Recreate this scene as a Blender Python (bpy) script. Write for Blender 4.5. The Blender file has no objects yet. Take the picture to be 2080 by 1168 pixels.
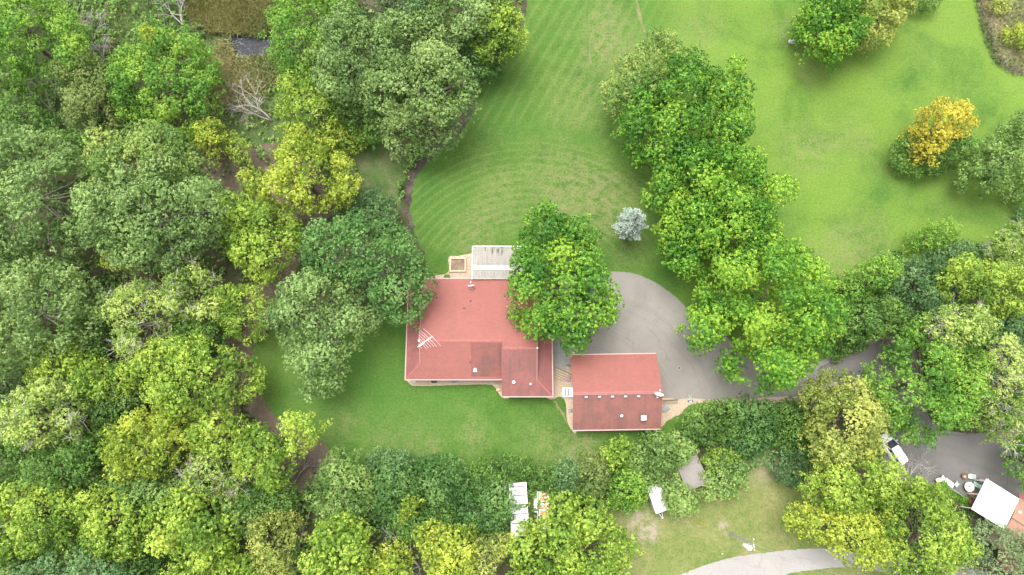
import bpy, bmesh, math, random
import numpy as np
from mathutils import Vector, Matrix
from mathutils.geometry import tessellate_polygon

# ------------------------------------------------------------------ camera, sky, sun, exposure
scene = bpy.context.scene
COL = scene.collection
FPX, TILT, CAM_H = 1420.0, math.radians(12.5), 100.0
cam_data = bpy.data.cameras.new('camera')
cam_data.sensor_width = 36.0
cam_data.lens = FPX / 2080.0 * 36.0
cam_data.clip_start = 1.0
cam_data.clip_end = 3000.0
camera = bpy.data.objects.new('camera', cam_data)
camera.location = (0, 0, CAM_H)
camera.rotation_euler = (TILT, 0, 0)
COL.objects.link(camera)
scene.camera = camera

SUN_EL, SUN_AZ = math.radians(76), math.radians(-35)      # azimuth clockwise from +Y (top of the picture)
world = bpy.data.worlds.new('World')
scene.world = world
world.use_nodes = True
wn = world.node_tree
bg = wn.nodes['Background']
sky = wn.nodes.new('ShaderNodeTexSky')
sky.sky_type = 'NISHITA'
sky.sun_disc = False
sky.sun_elevation = SUN_EL
sky.sun_rotation = SUN_AZ
sky.air_density = 1.0
sky.dust_density = 3.0
hs = wn.nodes.new('ShaderNodeHueSaturation')               # thin overcast: the blue is mostly veiled
hs.inputs['Saturation'].default_value = 0.10
wn.links.new(sky.outputs['Color'], hs.inputs['Color'])
wn.links.new(hs.outputs['Color'], bg.inputs['Color'])
bg.inputs['Strength'].default_value = 0.15
sun_data = bpy.data.lights.new('sun', 'SUN')
sun_data.energy = 1.25
sun_data.angle = math.radians(36)
sun_data.color = (1.0, 0.95, 0.86)
sun = bpy.data.objects.new('sun', sun_data)
d = Vector((math.sin(SUN_AZ) * math.cos(SUN_EL), math.cos(SUN_AZ) * math.cos(SUN_EL), math.sin(SUN_EL)))
sun.rotation_euler = d.to_track_quat('Z', 'Y').to_euler()
sun.location = d * 200
COL.objects.link(sun)
scene.view_settings.view_transform = 'Standard'
scene.view_settings.look = 'None'
scene.view_settings.gamma = 1.0
scene.view_settings.use_curve_mapping = False
scene.view_settings.exposure = 1.88
scene.cycles.max_bounces = 8
scene.cycles.diffuse_bounces = 5
scene.cycles.transmission_bounces = 6
scene.cycles.transparent_max_bounces = 4

# ------------------------------------------------------------------ helpers
CT, ST = math.cos(TILT), math.sin(TILT)
def W(px, py, z=0.0):
    """point at height z that stands at this place of the survey photograph"""
    dx, dy = (px - 1040.0) / FPX, -(py - 584.0) / FPX
    vx, vy, vz = dx, dy * CT + ST, dy * ST - CT
    t = (CAM_H - z) / -vz
    return Vector((vx * t, vy * t, z))

def newmat(name):
    m = bpy.data.materials.new(name)
    m.use_nodes = True
    nt = m.node_tree
    b = nt.nodes['Principled BSDF']
    return m, nt, b

def N(nt, typ, **kw):
    n = nt.nodes.new(typ)
    for k, v in kw.items():
        if k.startswith('i_'):
            n.inputs[k[2:].replace('_', ' ')].default_value = v
        else:
            setattr(n, k, v)
    return n

def ramp(nt, fac, stops):
    r = N(nt, 'ShaderNodeValToRGB')
    el = r.color_ramp.elements
    while len(el) < len(stops): el.new(0.5)
    for e, (p, c) in zip(el, stops):
        e.position = p
        e.color = (*c, 1) if len(c) == 3 else c
    nt.links.new(fac, r.inputs['Fac'])
    return r.outputs['Color']

def mix(nt, fac, a, b, mode='MIX'):
    n = N(nt, 'ShaderNodeMix', data_type='RGBA', blend_type=mode)
    for key, v in ((0, fac), (6, a), (7, b)):
        s = n.inputs[key]
        if isinstance(v, (int, float)): s.default_value = v
        elif isinstance(v, tuple): s.default_value = (*v, 1)
        else: nt.links.new(v, s)
    return n.outputs[2]

def math_n(nt, op, a, b=None, c=None, clamp=False):
    n = N(nt, 'ShaderNodeMath', operation=op, use_clamp=clamp)
    for i, v in enumerate((a, b, c)):
        if v is None: continue
        if isinstance(v, (int, float)): n.inputs[i].default_value = v
        else: nt.links.new(v, n.inputs[i])
    return n.outputs[0]

def noise(nt, vec, scale, detail=4, rough=0.55, dist=0.0):
    n = N(nt, 'ShaderNodeTexNoise')
    n.inputs['Scale'].default_value = scale
    n.inputs['Detail'].default_value = detail
    n.inputs['Roughness'].default_value = rough
    n.inputs['Distortion'].default_value = dist
    nt.links.new(vec, n.inputs['Vector'])
    return n.outputs['Fac']

def mrange(nt, v, a, b, c=0.0, d=1.0, smooth=True):
    n = N(nt, 'ShaderNodeMapRange', interpolation_type='SMOOTHSTEP' if smooth else 'LINEAR')
    nt.links.new(v, n.inputs[0])
    for i, x in enumerate((a, b, c, d)): n.inputs[i + 1].default_value = x
    return n.outputs[0]

def mapping(nt, vec, scale=(1, 1, 1), rot=(0, 0, 0), loc=(0, 0, 0)):
    n = N(nt, 'ShaderNodeMapping')
    n.inputs['Scale'].default_value = scale
    n.inputs['Rotation'].default_value = rot
    n.inputs['Location'].default_value = loc
    nt.links.new(vec, n.inputs['Vector'])
    return n.outputs[0]

def objco(nt):
    return N(nt, 'ShaderNodeTexCoord').outputs['Object']

def bump(nt, b, h, strength=0.3, dist=0.05):
    n = N(nt, 'ShaderNodeBump')
    n.inputs['Strength'].default_value = strength
    n.inputs['Distance'].default_value = dist
    nt.links.new(h, n.inputs['Height'])
    nt.links.new(n.outputs[0], b.inputs['Normal'])

def plain(name, col, rough=0.6, metal=0.0, var=0.12, scale=3.0, spec=0.4):
    """one material with a little grime and uneven tone"""
    m, nt, b = newmat(name)
    co = objco(nt)
    f = noise(nt, co, scale, 5, 0.6)
    c = ramp(nt, f, [(0.3, tuple(x * (1 - var) for x in col)), (0.7, tuple(min(1, x * (1 + var)) for x in col))])
    nt.links.new(c, b.inputs['Base Color'])
    b.inputs['Roughness'].default_value = rough
    b.inputs['Metallic'].default_value = metal
    b.inputs['Specular IOR Level'].default_value = spec
    return m

def tag(o, label=None, cat=None, group=None, kind=None):
    if label: o['label'] = label
    if cat: o['category'] = cat
    if group: o['group'] = group
    if kind: o['kind'] = kind
    return o

def empty(name, loc, label, cat, group=None):
    o = bpy.data.objects.new(name, None)
    o.empty_display_size = 0.3
    o.location = loc
    COL.objects.link(o)
    return tag(o, label, cat, group)

def offset_of(o):
    v = Vector((0, 0, 0))
    while o is not None:
        v += o.location
        o = o.parent
    return v

def link_mesh(name, me, parent, mats):
    o = bpy.data.objects.new(name, me)
    COL.objects.link(o)
    if parent is not None: o.parent = parent
    for m in (mats if isinstance(mats, (list, tuple)) else [mats]):
        me.materials.append(m)
    return o

class MB:
    """collects shapes in world coordinates and links them as one mesh object"""
    def __init__(s): s.v, s.f = [], []
    def add(s, vs, fs):
        k = len(s.v)
        s.v += [Vector(p) for p in vs]
        s.f += [tuple(i + k for i in f) for f in fs]
        return s
    def hexa(s, b4, t4):
        return s.add(list(b4) + list(t4), [(3, 2, 1, 0), (4, 5, 6, 7), (0, 1, 5, 4), (1, 2, 6, 5), (2, 3, 7, 6), (3, 0, 4, 7)])
    def box(s, c, size, rz=0.0, mat=None):
        M = mat or Matrix.Rotation(rz, 3, 'Z')
        h = Vector(size) * 0.5
        c = Vector(c)
        cs = [(-1, -1), (1, -1), (1, 1), (-1, 1)]
        lo = [c + M @ Vector((x * h.x, y * h.y, -h.z)) for x, y in cs]
        hi = [c + M @ Vector((x * h.x, y * h.y, h.z)) for x, y in cs]
        return s.hexa(lo, hi)
    def bevbox(s, c, size, rz=0.0, bev=0.03, mat=None):
        """a box whose upper edges are bevelled"""
        M = mat or Matrix.Rotation(rz, 3, 'Z')
        h = Vector(size) * 0.5
        c = Vector(c)
        cs = [(-1, -1), (1, -1), (1, 1), (-1, 1)]
        r = [[c + M @ Vector((x * (h.x - i), y * (h.y - i), z)) for x, y in cs] for z, i in ((-h.z, 0), (h.z - bev, 0), (h.z, bev))]
        fs = [(3, 2, 1, 0), (8, 9, 10, 11)]
        for k in (0, 4):
            for i in range(4):
                j = (i + 1) % 4
                fs.append((k + i, k + j, k + 4 + j, k + 4 + i))
        return s.add(r[0] + r[1] + r[2], fs)
    def bar(s, a, b, w, h=None):
        """a square bar from a to b"""
        a, b = Vector(a), Vector(b)
        h = h or w
        z = (b - a).normalized()
        up = Vector((0, 0, 1)) if abs(z.z) < 0.95 else Vector((0, 1, 0))
        x = z.cross(up).normalized()
        y = x.cross(z)
        cs = [(-1, -1), (1, -1), (1, 1), (-1, 1)]
        return s.hexa([a + x * (i * w / 2) + y * (j * h / 2) for i, j in cs], [b + x * (i * w / 2) + y * (j * h / 2) for i, j in cs])
    def tube(s, pts, rads, n=6, caps=True):
        pts = [Vector(p) for p in pts]
        if not isinstance(rads, (list, tuple)): rads = [rads] * len(pts)
        vs, fs = [], []
        for i, p in enumerate(pts):
            z = (pts[min(i + 1, len(pts) - 1)] - pts[max(i - 1, 0)]).normalized()
            up = Vector((0, 0, 1)) if abs(z.z) < 0.9 else Vector((1, 0, 0))
            x = z.cross(up).normalized()
            y = z.cross(x)
            for k in range(n):
                a = 2 * math.pi * k / n
                vs.append(p + (x * math.cos(a) + y * math.sin(a)) * rads[i])
        for i in range(len(pts) - 1):
            for k in range(n):
                j = (k + 1) % n
                fs.append((i * n + k, i * n + j, i * n + n + j, i * n + n + k))
        if caps:
            fs.append(tuple(range(n - 1, -1, -1)))
            fs.append(tuple(range((len(pts) - 1) * n, len(pts) * n)))
        return s.add(vs, fs)
    def lathe(s, c, prof, n=16, mat=None):
        """prof = [(radius, height)...] turned about the z axis through c"""
        c = Vector(c)
        M = mat or Matrix.Identity(3)
        vs, fs = [], []
        for r, z in prof:
            for k in range(n):
                a = 2 * math.pi * k / n
                vs.append(c + M @ Vector((r * math.cos(a), r * math.sin(a), z)))
        for i in range(len(prof) - 1):
            for k in range(n):
                j = (k + 1) % n
                fs.append((i * n + k, i * n + j, i * n + n + j, i * n + n + k))
        fs.append(tuple(range(n - 1, -1, -1)))
        fs.append(tuple(range((len(prof) - 1) * n, len(prof) * n)))
        return s.add(vs, fs)
    def slab(s, pts, th):
        """a flat polygon (any slope) with thickness th below it"""
        pts = [Vector(p) for p in pts]
        n = len(pts)
        nz = sum(((pts[i].x - pts[(i + 1) % n].x) * (pts[i].y + pts[(i + 1) % n].y) for i in range(n)))
        if nz < 0: pts = pts[::-1]
        lo = [p - Vector((0, 0, th)) for p in pts]
        fs = [tuple(range(n)), tuple(range(2 * n - 1, n - 1, -1))]
        for i in range(n):
            j = (i + 1) % n
            fs.append((n + i, n + j, j, i))
        return s.add(pts + lo, fs)
    def build(s, name, mat, parent=None, smooth=False):
        off = offset_of(parent)
        me = bpy.data.meshes.new(name)
        me.from_pydata([tuple(p - off) for p in s.v], [], s.f)
        if smooth:
            for p in me.polygons: p.use_smooth = True
        me.update()
        return link_mesh(name, me, parent, mat)

def catmull(pts, step=0.6, closed=True):
    pts = [Vector(p) for p in pts]
    n = len(pts)
    out = []
    rng = range(n if closed else n - 1)
    for i in rng:
        if closed: p0, p1, p2, p3 = pts[(i - 1) % n], pts[i], pts[(i + 1) % n], pts[(i + 2) % n]
        else: p0, p1, p2, p3 = pts[max(i - 1, 0)], pts[i], pts[i + 1], pts[min(i + 2, n - 1)]
        k = max(1, int((p2 - p1).length / step))
        for j in range(k):
            t = j / k
            out.append(0.5 * ((2 * p1) + (p2 - p0) * t + (2 * p0 - 5 * p1 + 4 * p2 - p3) * t * t + (3 * p1 - 3 * p2 + p3 - p0) * t ** 3))
    if not closed: out.append(pts[-1])
    return out

def sheet(name, pix, z, mat, parent=None, smooth=True, rough=0.0, step=0.6, kind='structure', seed=1):
    """a ground sheet whose outline is surveyed from the photograph"""
    pts = [W(x, y, 0) for x, y in pix]
    if smooth: pts = catmull(pts, step)
    if rough:
        r = random.Random(seed)
        pts = [p + Vector((r.uniform(-rough, rough), r.uniform(-rough, rough), 0)) for p in pts]
    off = offset_of(parent)
    bm = bmesh.new()
    vs = [bm.verts.new((p.x - off.x, p.y - off.y, z - off.z)) for p in pts]
    for t in tessellate_polygon([[Vector((p.x, p.y, 0)) for p in pts]]):
        try: bm.faces.new([vs[i] for i in t])
        except ValueError: pass
    bmesh.ops.recalc_face_normals(bm, faces=bm.faces)
    if sum(f.normal.z * f.calc_area() for f in bm.faces) < 0:
        bmesh.ops.reverse_faces(bm, faces=bm.faces)
    me = bpy.data.meshes.new(name)
    bm.to_mesh(me)
    bm.free()
    o = link_mesh(name, me, parent, mat)
    if kind and parent is None: o['kind'] = kind
    return o

def poly_np(pix, z=0.0):
    return np.array([[*W(x, y, z)][:2] for x, y in pix])

def inside(P, poly):
    x, y = P[:, 0], P[:, 1]
    r = np.zeros(len(P), bool)
    n = len(poly)
    for i in range(n):
        (x1, y1), (x2, y2) = poly[i], poly[(i + 1) % n]
        c = (y1 > y) != (y2 > y)
        r ^= c & (x < (x2 - x1) * (y - y1) / ((y2 - y1) or 1e-9) + x1)
    return r

def edge_dist(P, poly):
    dm = np.full(len(P), 1e9)
    n = len(poly)
    for i in range(n):
        a, b = poly[i], poly[(i + 1) % n]
        ab = b - a
        t = np.clip(((P - a) @ ab) / max(ab @ ab, 1e-9), 0, 1)
        q = a + t[:, None] * ab
        dm = np.minimum(dm, np.hypot(P[:, 0] - q[:, 0], P[:, 1] - q[:, 1]))
    return dm

# ------------------------------------------------------------------ leaves: thousands of small kite-shaped faces
def unit(a):
    return a / np.maximum(np.linalg.norm(a, axis=-1, keepdims=True), 1e-9)

def leaf_mesh(name, C, Nn, A, L, Wd, tint, mat, parent, off):
    """C centres, Nn normals, A long axes (k,3); L, Wd lengths and widths (k,)"""
    k = len(C)
    A = unit(A - Nn * np.sum(A * Nn, 1, keepdims=True))
    B = np.cross(Nn, A)
    V = np.empty((k, 4, 3), np.float32)
    V[:, 0] = C - A * (L * 0.5)[:, None]
    V[:, 1] = C + B * (Wd * 0.5)[:, None] + A * (L * 0.06)[:, None] - Nn * (Wd * 0.12)[:, None]
    V[:, 2] = C + A * (L * 0.5)[:, None] - Nn * (L * 0.10)[:, None]
    V[:, 3] = C - B * (Wd * 0.5)[:, None] + A * (L * 0.06)[:, None] - Nn * (Wd * 0.12)[:, None]
    V -= np.array(off, np.float32)
    me = bpy.data.meshes.new(name)
    me.vertices.add(4 * k)
    me.vertices.foreach_set('co', V.reshape(-1))
    me.loops.add(4 * k)
    me.loops.foreach_set('vertex_index', np.arange(4 * k, dtype=np.int32))
    me.polygons.add(k)
    me.polygons.foreach_set('loop_start', np.arange(0, 4 * k, 4, dtype=np.int32))
    at = me.attributes.new('tint', 'FLOAT', 'POINT')
    at.data.foreach_set('value', np.repeat(tint.astype(np.float32), 4))
    me.update(calc_edges=True)
    return link_mesh(name, me, parent, mat)

def leafmat(name, a, b, c, trans=0.30, rough=0.55):
    """leaf colour runs a > b > c with the leaf's own random tint"""
    m = bpy.data.materials.new(name)
    m.use_nodes = True
    nt = m.node_tree
    nt.nodes.clear()
    at = N(nt, 'ShaderNodeAttribute', attribute_name='tint')
    col = ramp(nt, at.outputs['Fac'], [(0.08, a), (0.5, b), (0.92, c)])
    df = N(nt, 'ShaderNodeBsdfDiffuse')
    tr = N(nt, 'ShaderNodeBsdfTranslucent')
    gl = N(nt, 'ShaderNodeBsdfGlossy')
    gl.inputs['Roughness'].default_value = rough
    gl.inputs['Color'].default_value = (0.7, 0.75, 0.7, 1)
    nt.links.new(col, df.inputs['Color'])
    nt.links.new(mix(nt, 1.0, col, (1.0, 1.0, 0.6), 'MULTIPLY'), tr.inputs['Color'])
    m1 = N(nt, 'ShaderNodeMixShader'); m1.inputs[0].default_value = trans
    nt.links.new(df.outputs[0], m1.inputs[1]); nt.links.new(tr.outputs[0], m1.inputs[2])
    m2 = N(nt, 'ShaderNodeMixShader'); m2.inputs[0].default_value = 0.02
    nt.links.new(m1.outputs[0], m2.inputs[1]); nt.links.new(gl.outputs[0], m2.inputs[2])
    out = N(nt, 'ShaderNodeOutputMaterial')
    nt.links.new(m2.outputs[0], out.inputs['Surface'])
    return m

def sprigs(rng, P, D, lobe_t, rs, nl, L, Wd, upb=0.5, spread=1.0):
    """rosettes of nl leaves round sprig points P facing D"""
    k = len(P)
    S = unit(D + np.array([0, 0, upb]) + rng.normal(0, 0.25, (k, 3)))
    q = unit(rng.normal(0, 1, (k, nl, 3)) * spread + S[:, None, :] * 1.1)
    rr = rs * rng.uniform(0.45, 1.1, (k, nl, 1)) * rng.uniform(0.75, 1.25, (k, 1, 1))
    C = P[:, None, :] + q * rr
    Nn = unit(q * 0.45 + S[:, None, :] * 0.65 + rng.normal(0, 0.36, (k, nl, 3)))
    A = q + rng.normal(0, 0.35, (k, nl, 3))
    Ls = L * rng.uniform(0.7, 1.3, (k, nl))
    Ws = Wd * rng.uniform(0.7, 1.3, (k, nl))
    t = lobe_t[:, None] + rng.normal(0, 0.23, (k, 1)) + rng.normal(0, 0.14, (k, nl))
    f = lambda a: a.reshape(-1, *a.shape[2:])
    return f(C), f(Nn), f(A), f(Ls), f(Ws), np.clip(f(t), 0, 1)

#            lobe radius, sprig spacing, sprig radius, leaves, leaf length, width, up, keep, lobe tint sd, spread
SPECIES = {
    'maple':  dict(R=(1.4, 2.25), sp=0.50, rs=0.23, nl=8, L=0.26, Wd=0.195, up=0.55, keep=0.98, tsd=0.13, lay=0.90),
    'oak':    dict(R=(0.9, 1.6), sp=0.46, rs=0.22, nl=7, L=0.24, Wd=0.165, up=0.55, keep=0.96, tsd=0.09, lay=0.82),
    'elder':  dict(R=(0.65, 1.45), sp=0.46, rs=0.27, nl=7, L=0.25, Wd=0.15, up=0.55, keep=0.90, tsd=0.13, lay=0.88),
    'brush':  dict(R=(0.5, 1.15), sp=0.44, rs=0.27, nl=7, L=0.25, Wd=0.14, up=0.55, keep=0.92, tsd=0.12, lay=0.86),
    'airy':   dict(R=(0.5, 1.1), sp=0.44, rs=0.31, nl=7, L=0.25, Wd=0.12, up=0.55, keep=0.84, tsd=0.13, lay=0.98),
}

def field(rng, wl):
    """smooth random field over the plan, about -1 to 1"""
    a = rng.uniform(0, 6.28, 5); w = 2 * math.pi / (wl * rng.uniform(0.7, 1.5, 5)); ph = rng.uniform(0, 6.28, 5)
    return lambda x, y: float(np.sum(np.sin(w * (x * np.cos(a) + y * np.sin(a)) + ph)) / 2.4)

def crown_lobes(rng, poly, zt, zb, sp):
    R0, R1 = sp['R']
    lo, hi = poly.min(0), poly.max(0)
    area = np.prod(hi - lo)
    cand = rng.uniform(lo, hi, (int(area * 8) + 200, 2))
    cand = cand[inside(cand, poly)]
    dist = edge_dist(cand, poly)
    dmax = dist.max()
    rad = rng.uniform(R0, R1, len(cand)) * min(1.0, 0.35 + dmax / 5.0)
    rad = np.minimum(rad, np.maximum(dist * 1.25, R0 * 0.42))
    ok = dist > rad * 0.72
    cand, dist, rad = cand[ok], dist[ok], rad[ok]
    chosen = np.zeros((0, 4))
    order = np.argsort(-rad + rng.normal(0, 0.25, len(rad)))
    for i in order:
        p, r = cand[i], rad[i]
        if len(chosen):
            dd = np.hypot(chosen[:, 0] - p[0], chosen[:, 1] - p[1])
            if (dd < sp['lay'] * (0.78 * chosen[:, 2] + 0.78 * r)).any(): continue
        chosen = np.vstack([chosen, [p[0], p[1], r, dist[i]]])
    # a second, lower storey of lobes fills the valleys between the first
    first = len(chosen)
    for i in order:
        p, r = cand[i], rad[i] * 0.9
        dd = np.hypot(chosen[:, 0] - p[0], chosen[:, 1] - p[1])
        if (dd[:first] < 0.50 * (chosen[:first, 2] + r)).any() or (dd[first:] < 0.7 * (chosen[first:, 2] + r)).any(): continue
        chosen = np.vstack([chosen, [p[0], p[1], r, dist[i]]])
    lobes = []
    span = zt - zb
    nz, nt_ = field(rng, 6.0), field(rng, 7.5)
    # loose sprays that stick out of the outline
    per = np.hypot(*(np.roll(poly, -1, 0) - poly).T).sum()
    for _ in range(int(per / 1.7)):
        k = rng.integers(len(poly)); v = poly[k] - poly.mean(0); v = v / max(np.linalg.norm(v), .1)
        q = poly[k] + v * rng.uniform(-0.7, 0.35)
        lobes.append((q[0], q[1], zb + span * rng.uniform(0.2, 0.7), rng.uniform(0.30, 0.62), 0.5 + 0.2 * nt_(*q) + rng.normal(0, .1), 1.0))
    for li, (x, y, r, ds) in enumerate(chosen):
        dn = min(1.0, ds / max(dmax, 1e-3))
        z = zb + (span - r * 0.8) * math.sqrt(max(0.0, 1 - (1 - dn) ** 2)) * 0.85 + 0.15 * span + rng.normal(0, 0.085) * span
        z = min(z, zt - r * 0.6)
        if li >= first: z -= (1.6 if sp['L'] == 0.26 else 1.4) * r
        nn = nz(x, y)
        z = min(z + 0.16 * span * nn, zt)
        if nn < -0.6: z -= 0.5 * r
        t = 0.5 + 0.20 * nt_(x, y) + rng.normal(0, sp['tsd'])
        lobes.append((x, y, z, r, t, 1.0 if li < first else 1.2))
        zz = z - 1.35 * r
        c = np.array(poly.mean(0))
        lev = 0
        while zz > zb - 0.2 and ds < max(1.8 * r, 0.4 * dmax) and lev < 2:
            lev += 1
            v = c - np.array([x, y])
            v = v / max(np.linalg.norm(v), 0.1) * rng.uniform(0.0, 0.5) * r
            lobes.append((x + v[0] + rng.normal(0, 0.25) * r, y + v[1] + rng.normal(0, 0.25) * r, zz, r * rng.uniform(0.75, 1.0), t + rng.normal(0, 0.08), 1.25))
            zz -= rng.uniform(1.2, 1.6) * r
    return np.array(lobes)

BARK = None
def make_tree(name, label, cat, group, spname, mat, pix, zt, zb, seed, bark, dens=1.0, grow=1.0, twiggy=False):
    rng = np.random.default_rng(seed)
    sp = SPECIES[spname]
    zm = zb + (zt - zb) * 0.62
    poly = np.array([[p.x, p.y] for p in catmull([W(x, y, zm) for x, y in pix], 1.2)])
    lobes = crown_lobes(rng, poly, zt, zb, sp)
    cx, cy = poly.mean(0)
    if not inside(np.array([[cx, cy]]), poly)[0]:
        cx, cy = lobes[0, :2]
    root = empty(name, (cx, cy, 0), label, cat, group)
    Ps, Ds, Ts = [], [], []
    IC, IN, IT, IL = [], [], [], []          # the older leaves inside each bough
    dn_core = 0.55 if spname == 'airy' else 1.0
    spc = sp['sp'] / math.sqrt(dens)
    for (x, y, z, r, t, sf) in lobes:
        n = max(5, int(4 * math.pi * r * r * 0.62 / (spc * sf) ** 2))
        i = np.arange(n) + 0.5
        zz = 1 - i / n * 1.25
        a = i * 2.399963 + rng.uniform(0, 6.28)
        q = np.stack([np.sqrt(np.maximum(0, 1 - zz * zz)) * np.cos(a), np.sqrt(np.maximum(0, 1 - zz * zz)) * np.sin(a), zz], 1)
        q = unit(q + rng.normal(0, 0.16, q.shape))
        # lumpy lobes: a few random bulges and dents
        bump_d = unit(rng.normal(0, 1, (4, 3)))
        rad = r * (1 + 0.16 * np.sum(np.clip(q @ bump_d.T, 0, 1) ** 3, 1) - 0.1 + rng.normal(0, 0.07, len(q)))
        p = np.array([x, y, z]) + q * rad[:, None] * np.array([1, 1, 0.92])
        keep = rng.uniform(0, 1, len(p)) < sp['keep']
        nl_ = lobes[(np.abs(lobes[:, 0] - x) < 4.2) & (np.abs(lobes[:, 1] - y) < 4.2) & ((lobes[:, 0] != x) | (lobes[:, 2] != z))]
        if len(nl_):
            h2 = (p[:, None, 0] - nl_[None, :, 0]) ** 2 + (p[:, None, 1] - nl_[None, :, 1]) ** 2
            dz = p[:, None, 2] - nl_[None, :, 2]
            r2 = nl_[None, :, 3]
            keep &= ~((h2 + dz ** 2 < (0.76 * r2) ** 2).any(1))
            keep &= ~(((h2 < (0.72 * r2) ** 2) & (dz < -0.4 * r2)).any(1) & (rng.uniform(0, 1, len(p)) < 0.95))
        m_ = int({'maple': 21, 'elder': 19}.get(spname, 15) * r * r * dn_core) + 5
        qi = unit(rng.normal(0, 1, (m_, 3)) + [0, 0, 0.7])
        IC.append(np.array([x, y, z - 0.1 * r]) + qi * (r * rng.uniform(0.45, 0.76, (m_, 1)))); IN.append(qi); IT.append(np.full(m_, t)); IL.append(np.full(m_, min(0.52, 0.45 * r)) * rng.uniform(0.8, 1.3, m_))
        Ps.append(p[keep]); Ds.append(q[keep]); Ts.append(np.full(keep.sum(), t))
    P, D, T = np.vstack(Ps), np.vstack(Ds), np.concatenate(Ts)
    C, Nn, A, L, Wd, tint = sprigs(rng, P, D, T, sp['rs'], sp['nl'], sp['L'], sp['Wd'], sp['up'])
    IC, IN, IT, IL = np.vstack(IC), np.vstack(IN), np.concatenate(IT), np.concatenate(IL)
    C, Nn, A = np.vstack([C, IC]), np.vstack([Nn, unit(IN + rng.normal(0, .25, IN.shape))]), np.vstack([A, rng.normal(0, 1, IN.shape)])
    L, Wd, tint = np.concatenate([L, IL]), np.concatenate([Wd, IL * 0.8]), np.concatenate([tint, np.clip(IT + rng.normal(0, .1, len(IT)), 0, 1)])
    leaf_mesh('crown', C, Nn, A, L, Wd, tint, mat, root, root.location)
    # trunk with limbs
    mb = MB()
    h = zt
    if cat == 'tree':
        r0 = 0.018 * h + 0.05
        top = zb + (zt - zb) * 0.45
        bend = rng.normal(0, 0.25, (4, 2))
        tp = [(cx + bend[i][0] * (i > 0), cy + bend[i][1] * (i > 0), top * f) for i, f in enumerate((0.0, 0.33, 0.66, 1.0))]
        mb.tube([(tp[0][0], tp[0][1], -0.1)] + tp, [r0 * 1.5, r0 * 1.25, r0, r0 * 0.85, r0 * 0.6], 7)
        hi = lobes[rng.permutation(len(lobes))[:min(11, len(lobes))]]
        for l in hi:
            f = rng.uniform(0.45, 0.95)
            s = Vector(tp[1]).lerp(Vector(tp[3]), f)
            e = Vector((l[0], l[1], l[2] + l[3] * 0.25))
            mid = s.lerp(e, 0.5) + Vector((rng.normal(0, .3), rng.normal(0, .3), -0.4))
            mb.tube([s, mid, e], [r0 * 0.4, r0 * 0.24, 0.03], 5)
    else:
        for l in lobes[:min(7, len(lobes))]:
            e = Vector((l[0], l[1], l[2]))
            mb.tube([(cx + rng.normal(0, .15), cy + rng.normal(0, .15), -0.05), Vector((cx, cy, 0)).lerp(e, 0.5) + Vector((0, 0, 0.2)), e], [0.06, 0.045, 0.02], 5)
    mb.build('trunk' if cat == 'tree' else 'stem', bark, root, True)
    if twiggy:                                    # bare twigs standing out of a thinning crown
        mb = MB()
        pick = lobes[np.argsort(-lobes[:, 2])][:max(6, len(lobes) // 2)]
        for l in pick[rng.permutation(len(pick))[:max(4, len(pick) // 3)]]:
            c0 = Vector((l[0], l[1], l[2]))
            for _ in range(4):
                e = c0 + Vector((rng.normal(0, .75), rng.normal(0, .75), l[3] * rng.uniform(.75, 1.25)))
                mid = c0.lerp(e, .55) + Vector((rng.normal(0, .15), rng.normal(0, .15), .1))
                mb.tube([c0, mid, e], [.04, .026, .012], 3, False)
                for _ in range(2):
                    mb.tube([mid, e + Vector((rng.normal(0, .45), rng.normal(0, .45), rng.normal(0, .15)))], [.02, .009], 3, False)
        tag(mb.build('twigs', TWIG, root), kind='stuff')
    return root

# ------------------------------------------------------------------ materials of the ground
def blob(nt, co, px, py, r0, r1):
    """soft round patch of another growth at a place of the lawn"""
    p = W(px, py)
    n = N(nt, 'ShaderNodeVectorMath', operation='DISTANCE')
    nt.links.new(co, n.inputs[0])
    n.inputs[1].default_value = (p.x, p.y, 0)
    wob = noise(nt, co, 0.22, 3)
    dd = math_n(nt, 'ADD', n.outputs['Value'], math_n(nt, 'MULTIPLY', math_n(nt, 'SUBTRACT', wob, 0.5), r1 * 0.9))
    return mrange(nt, dd, r0, r1, 1.0, 0.0)

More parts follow.
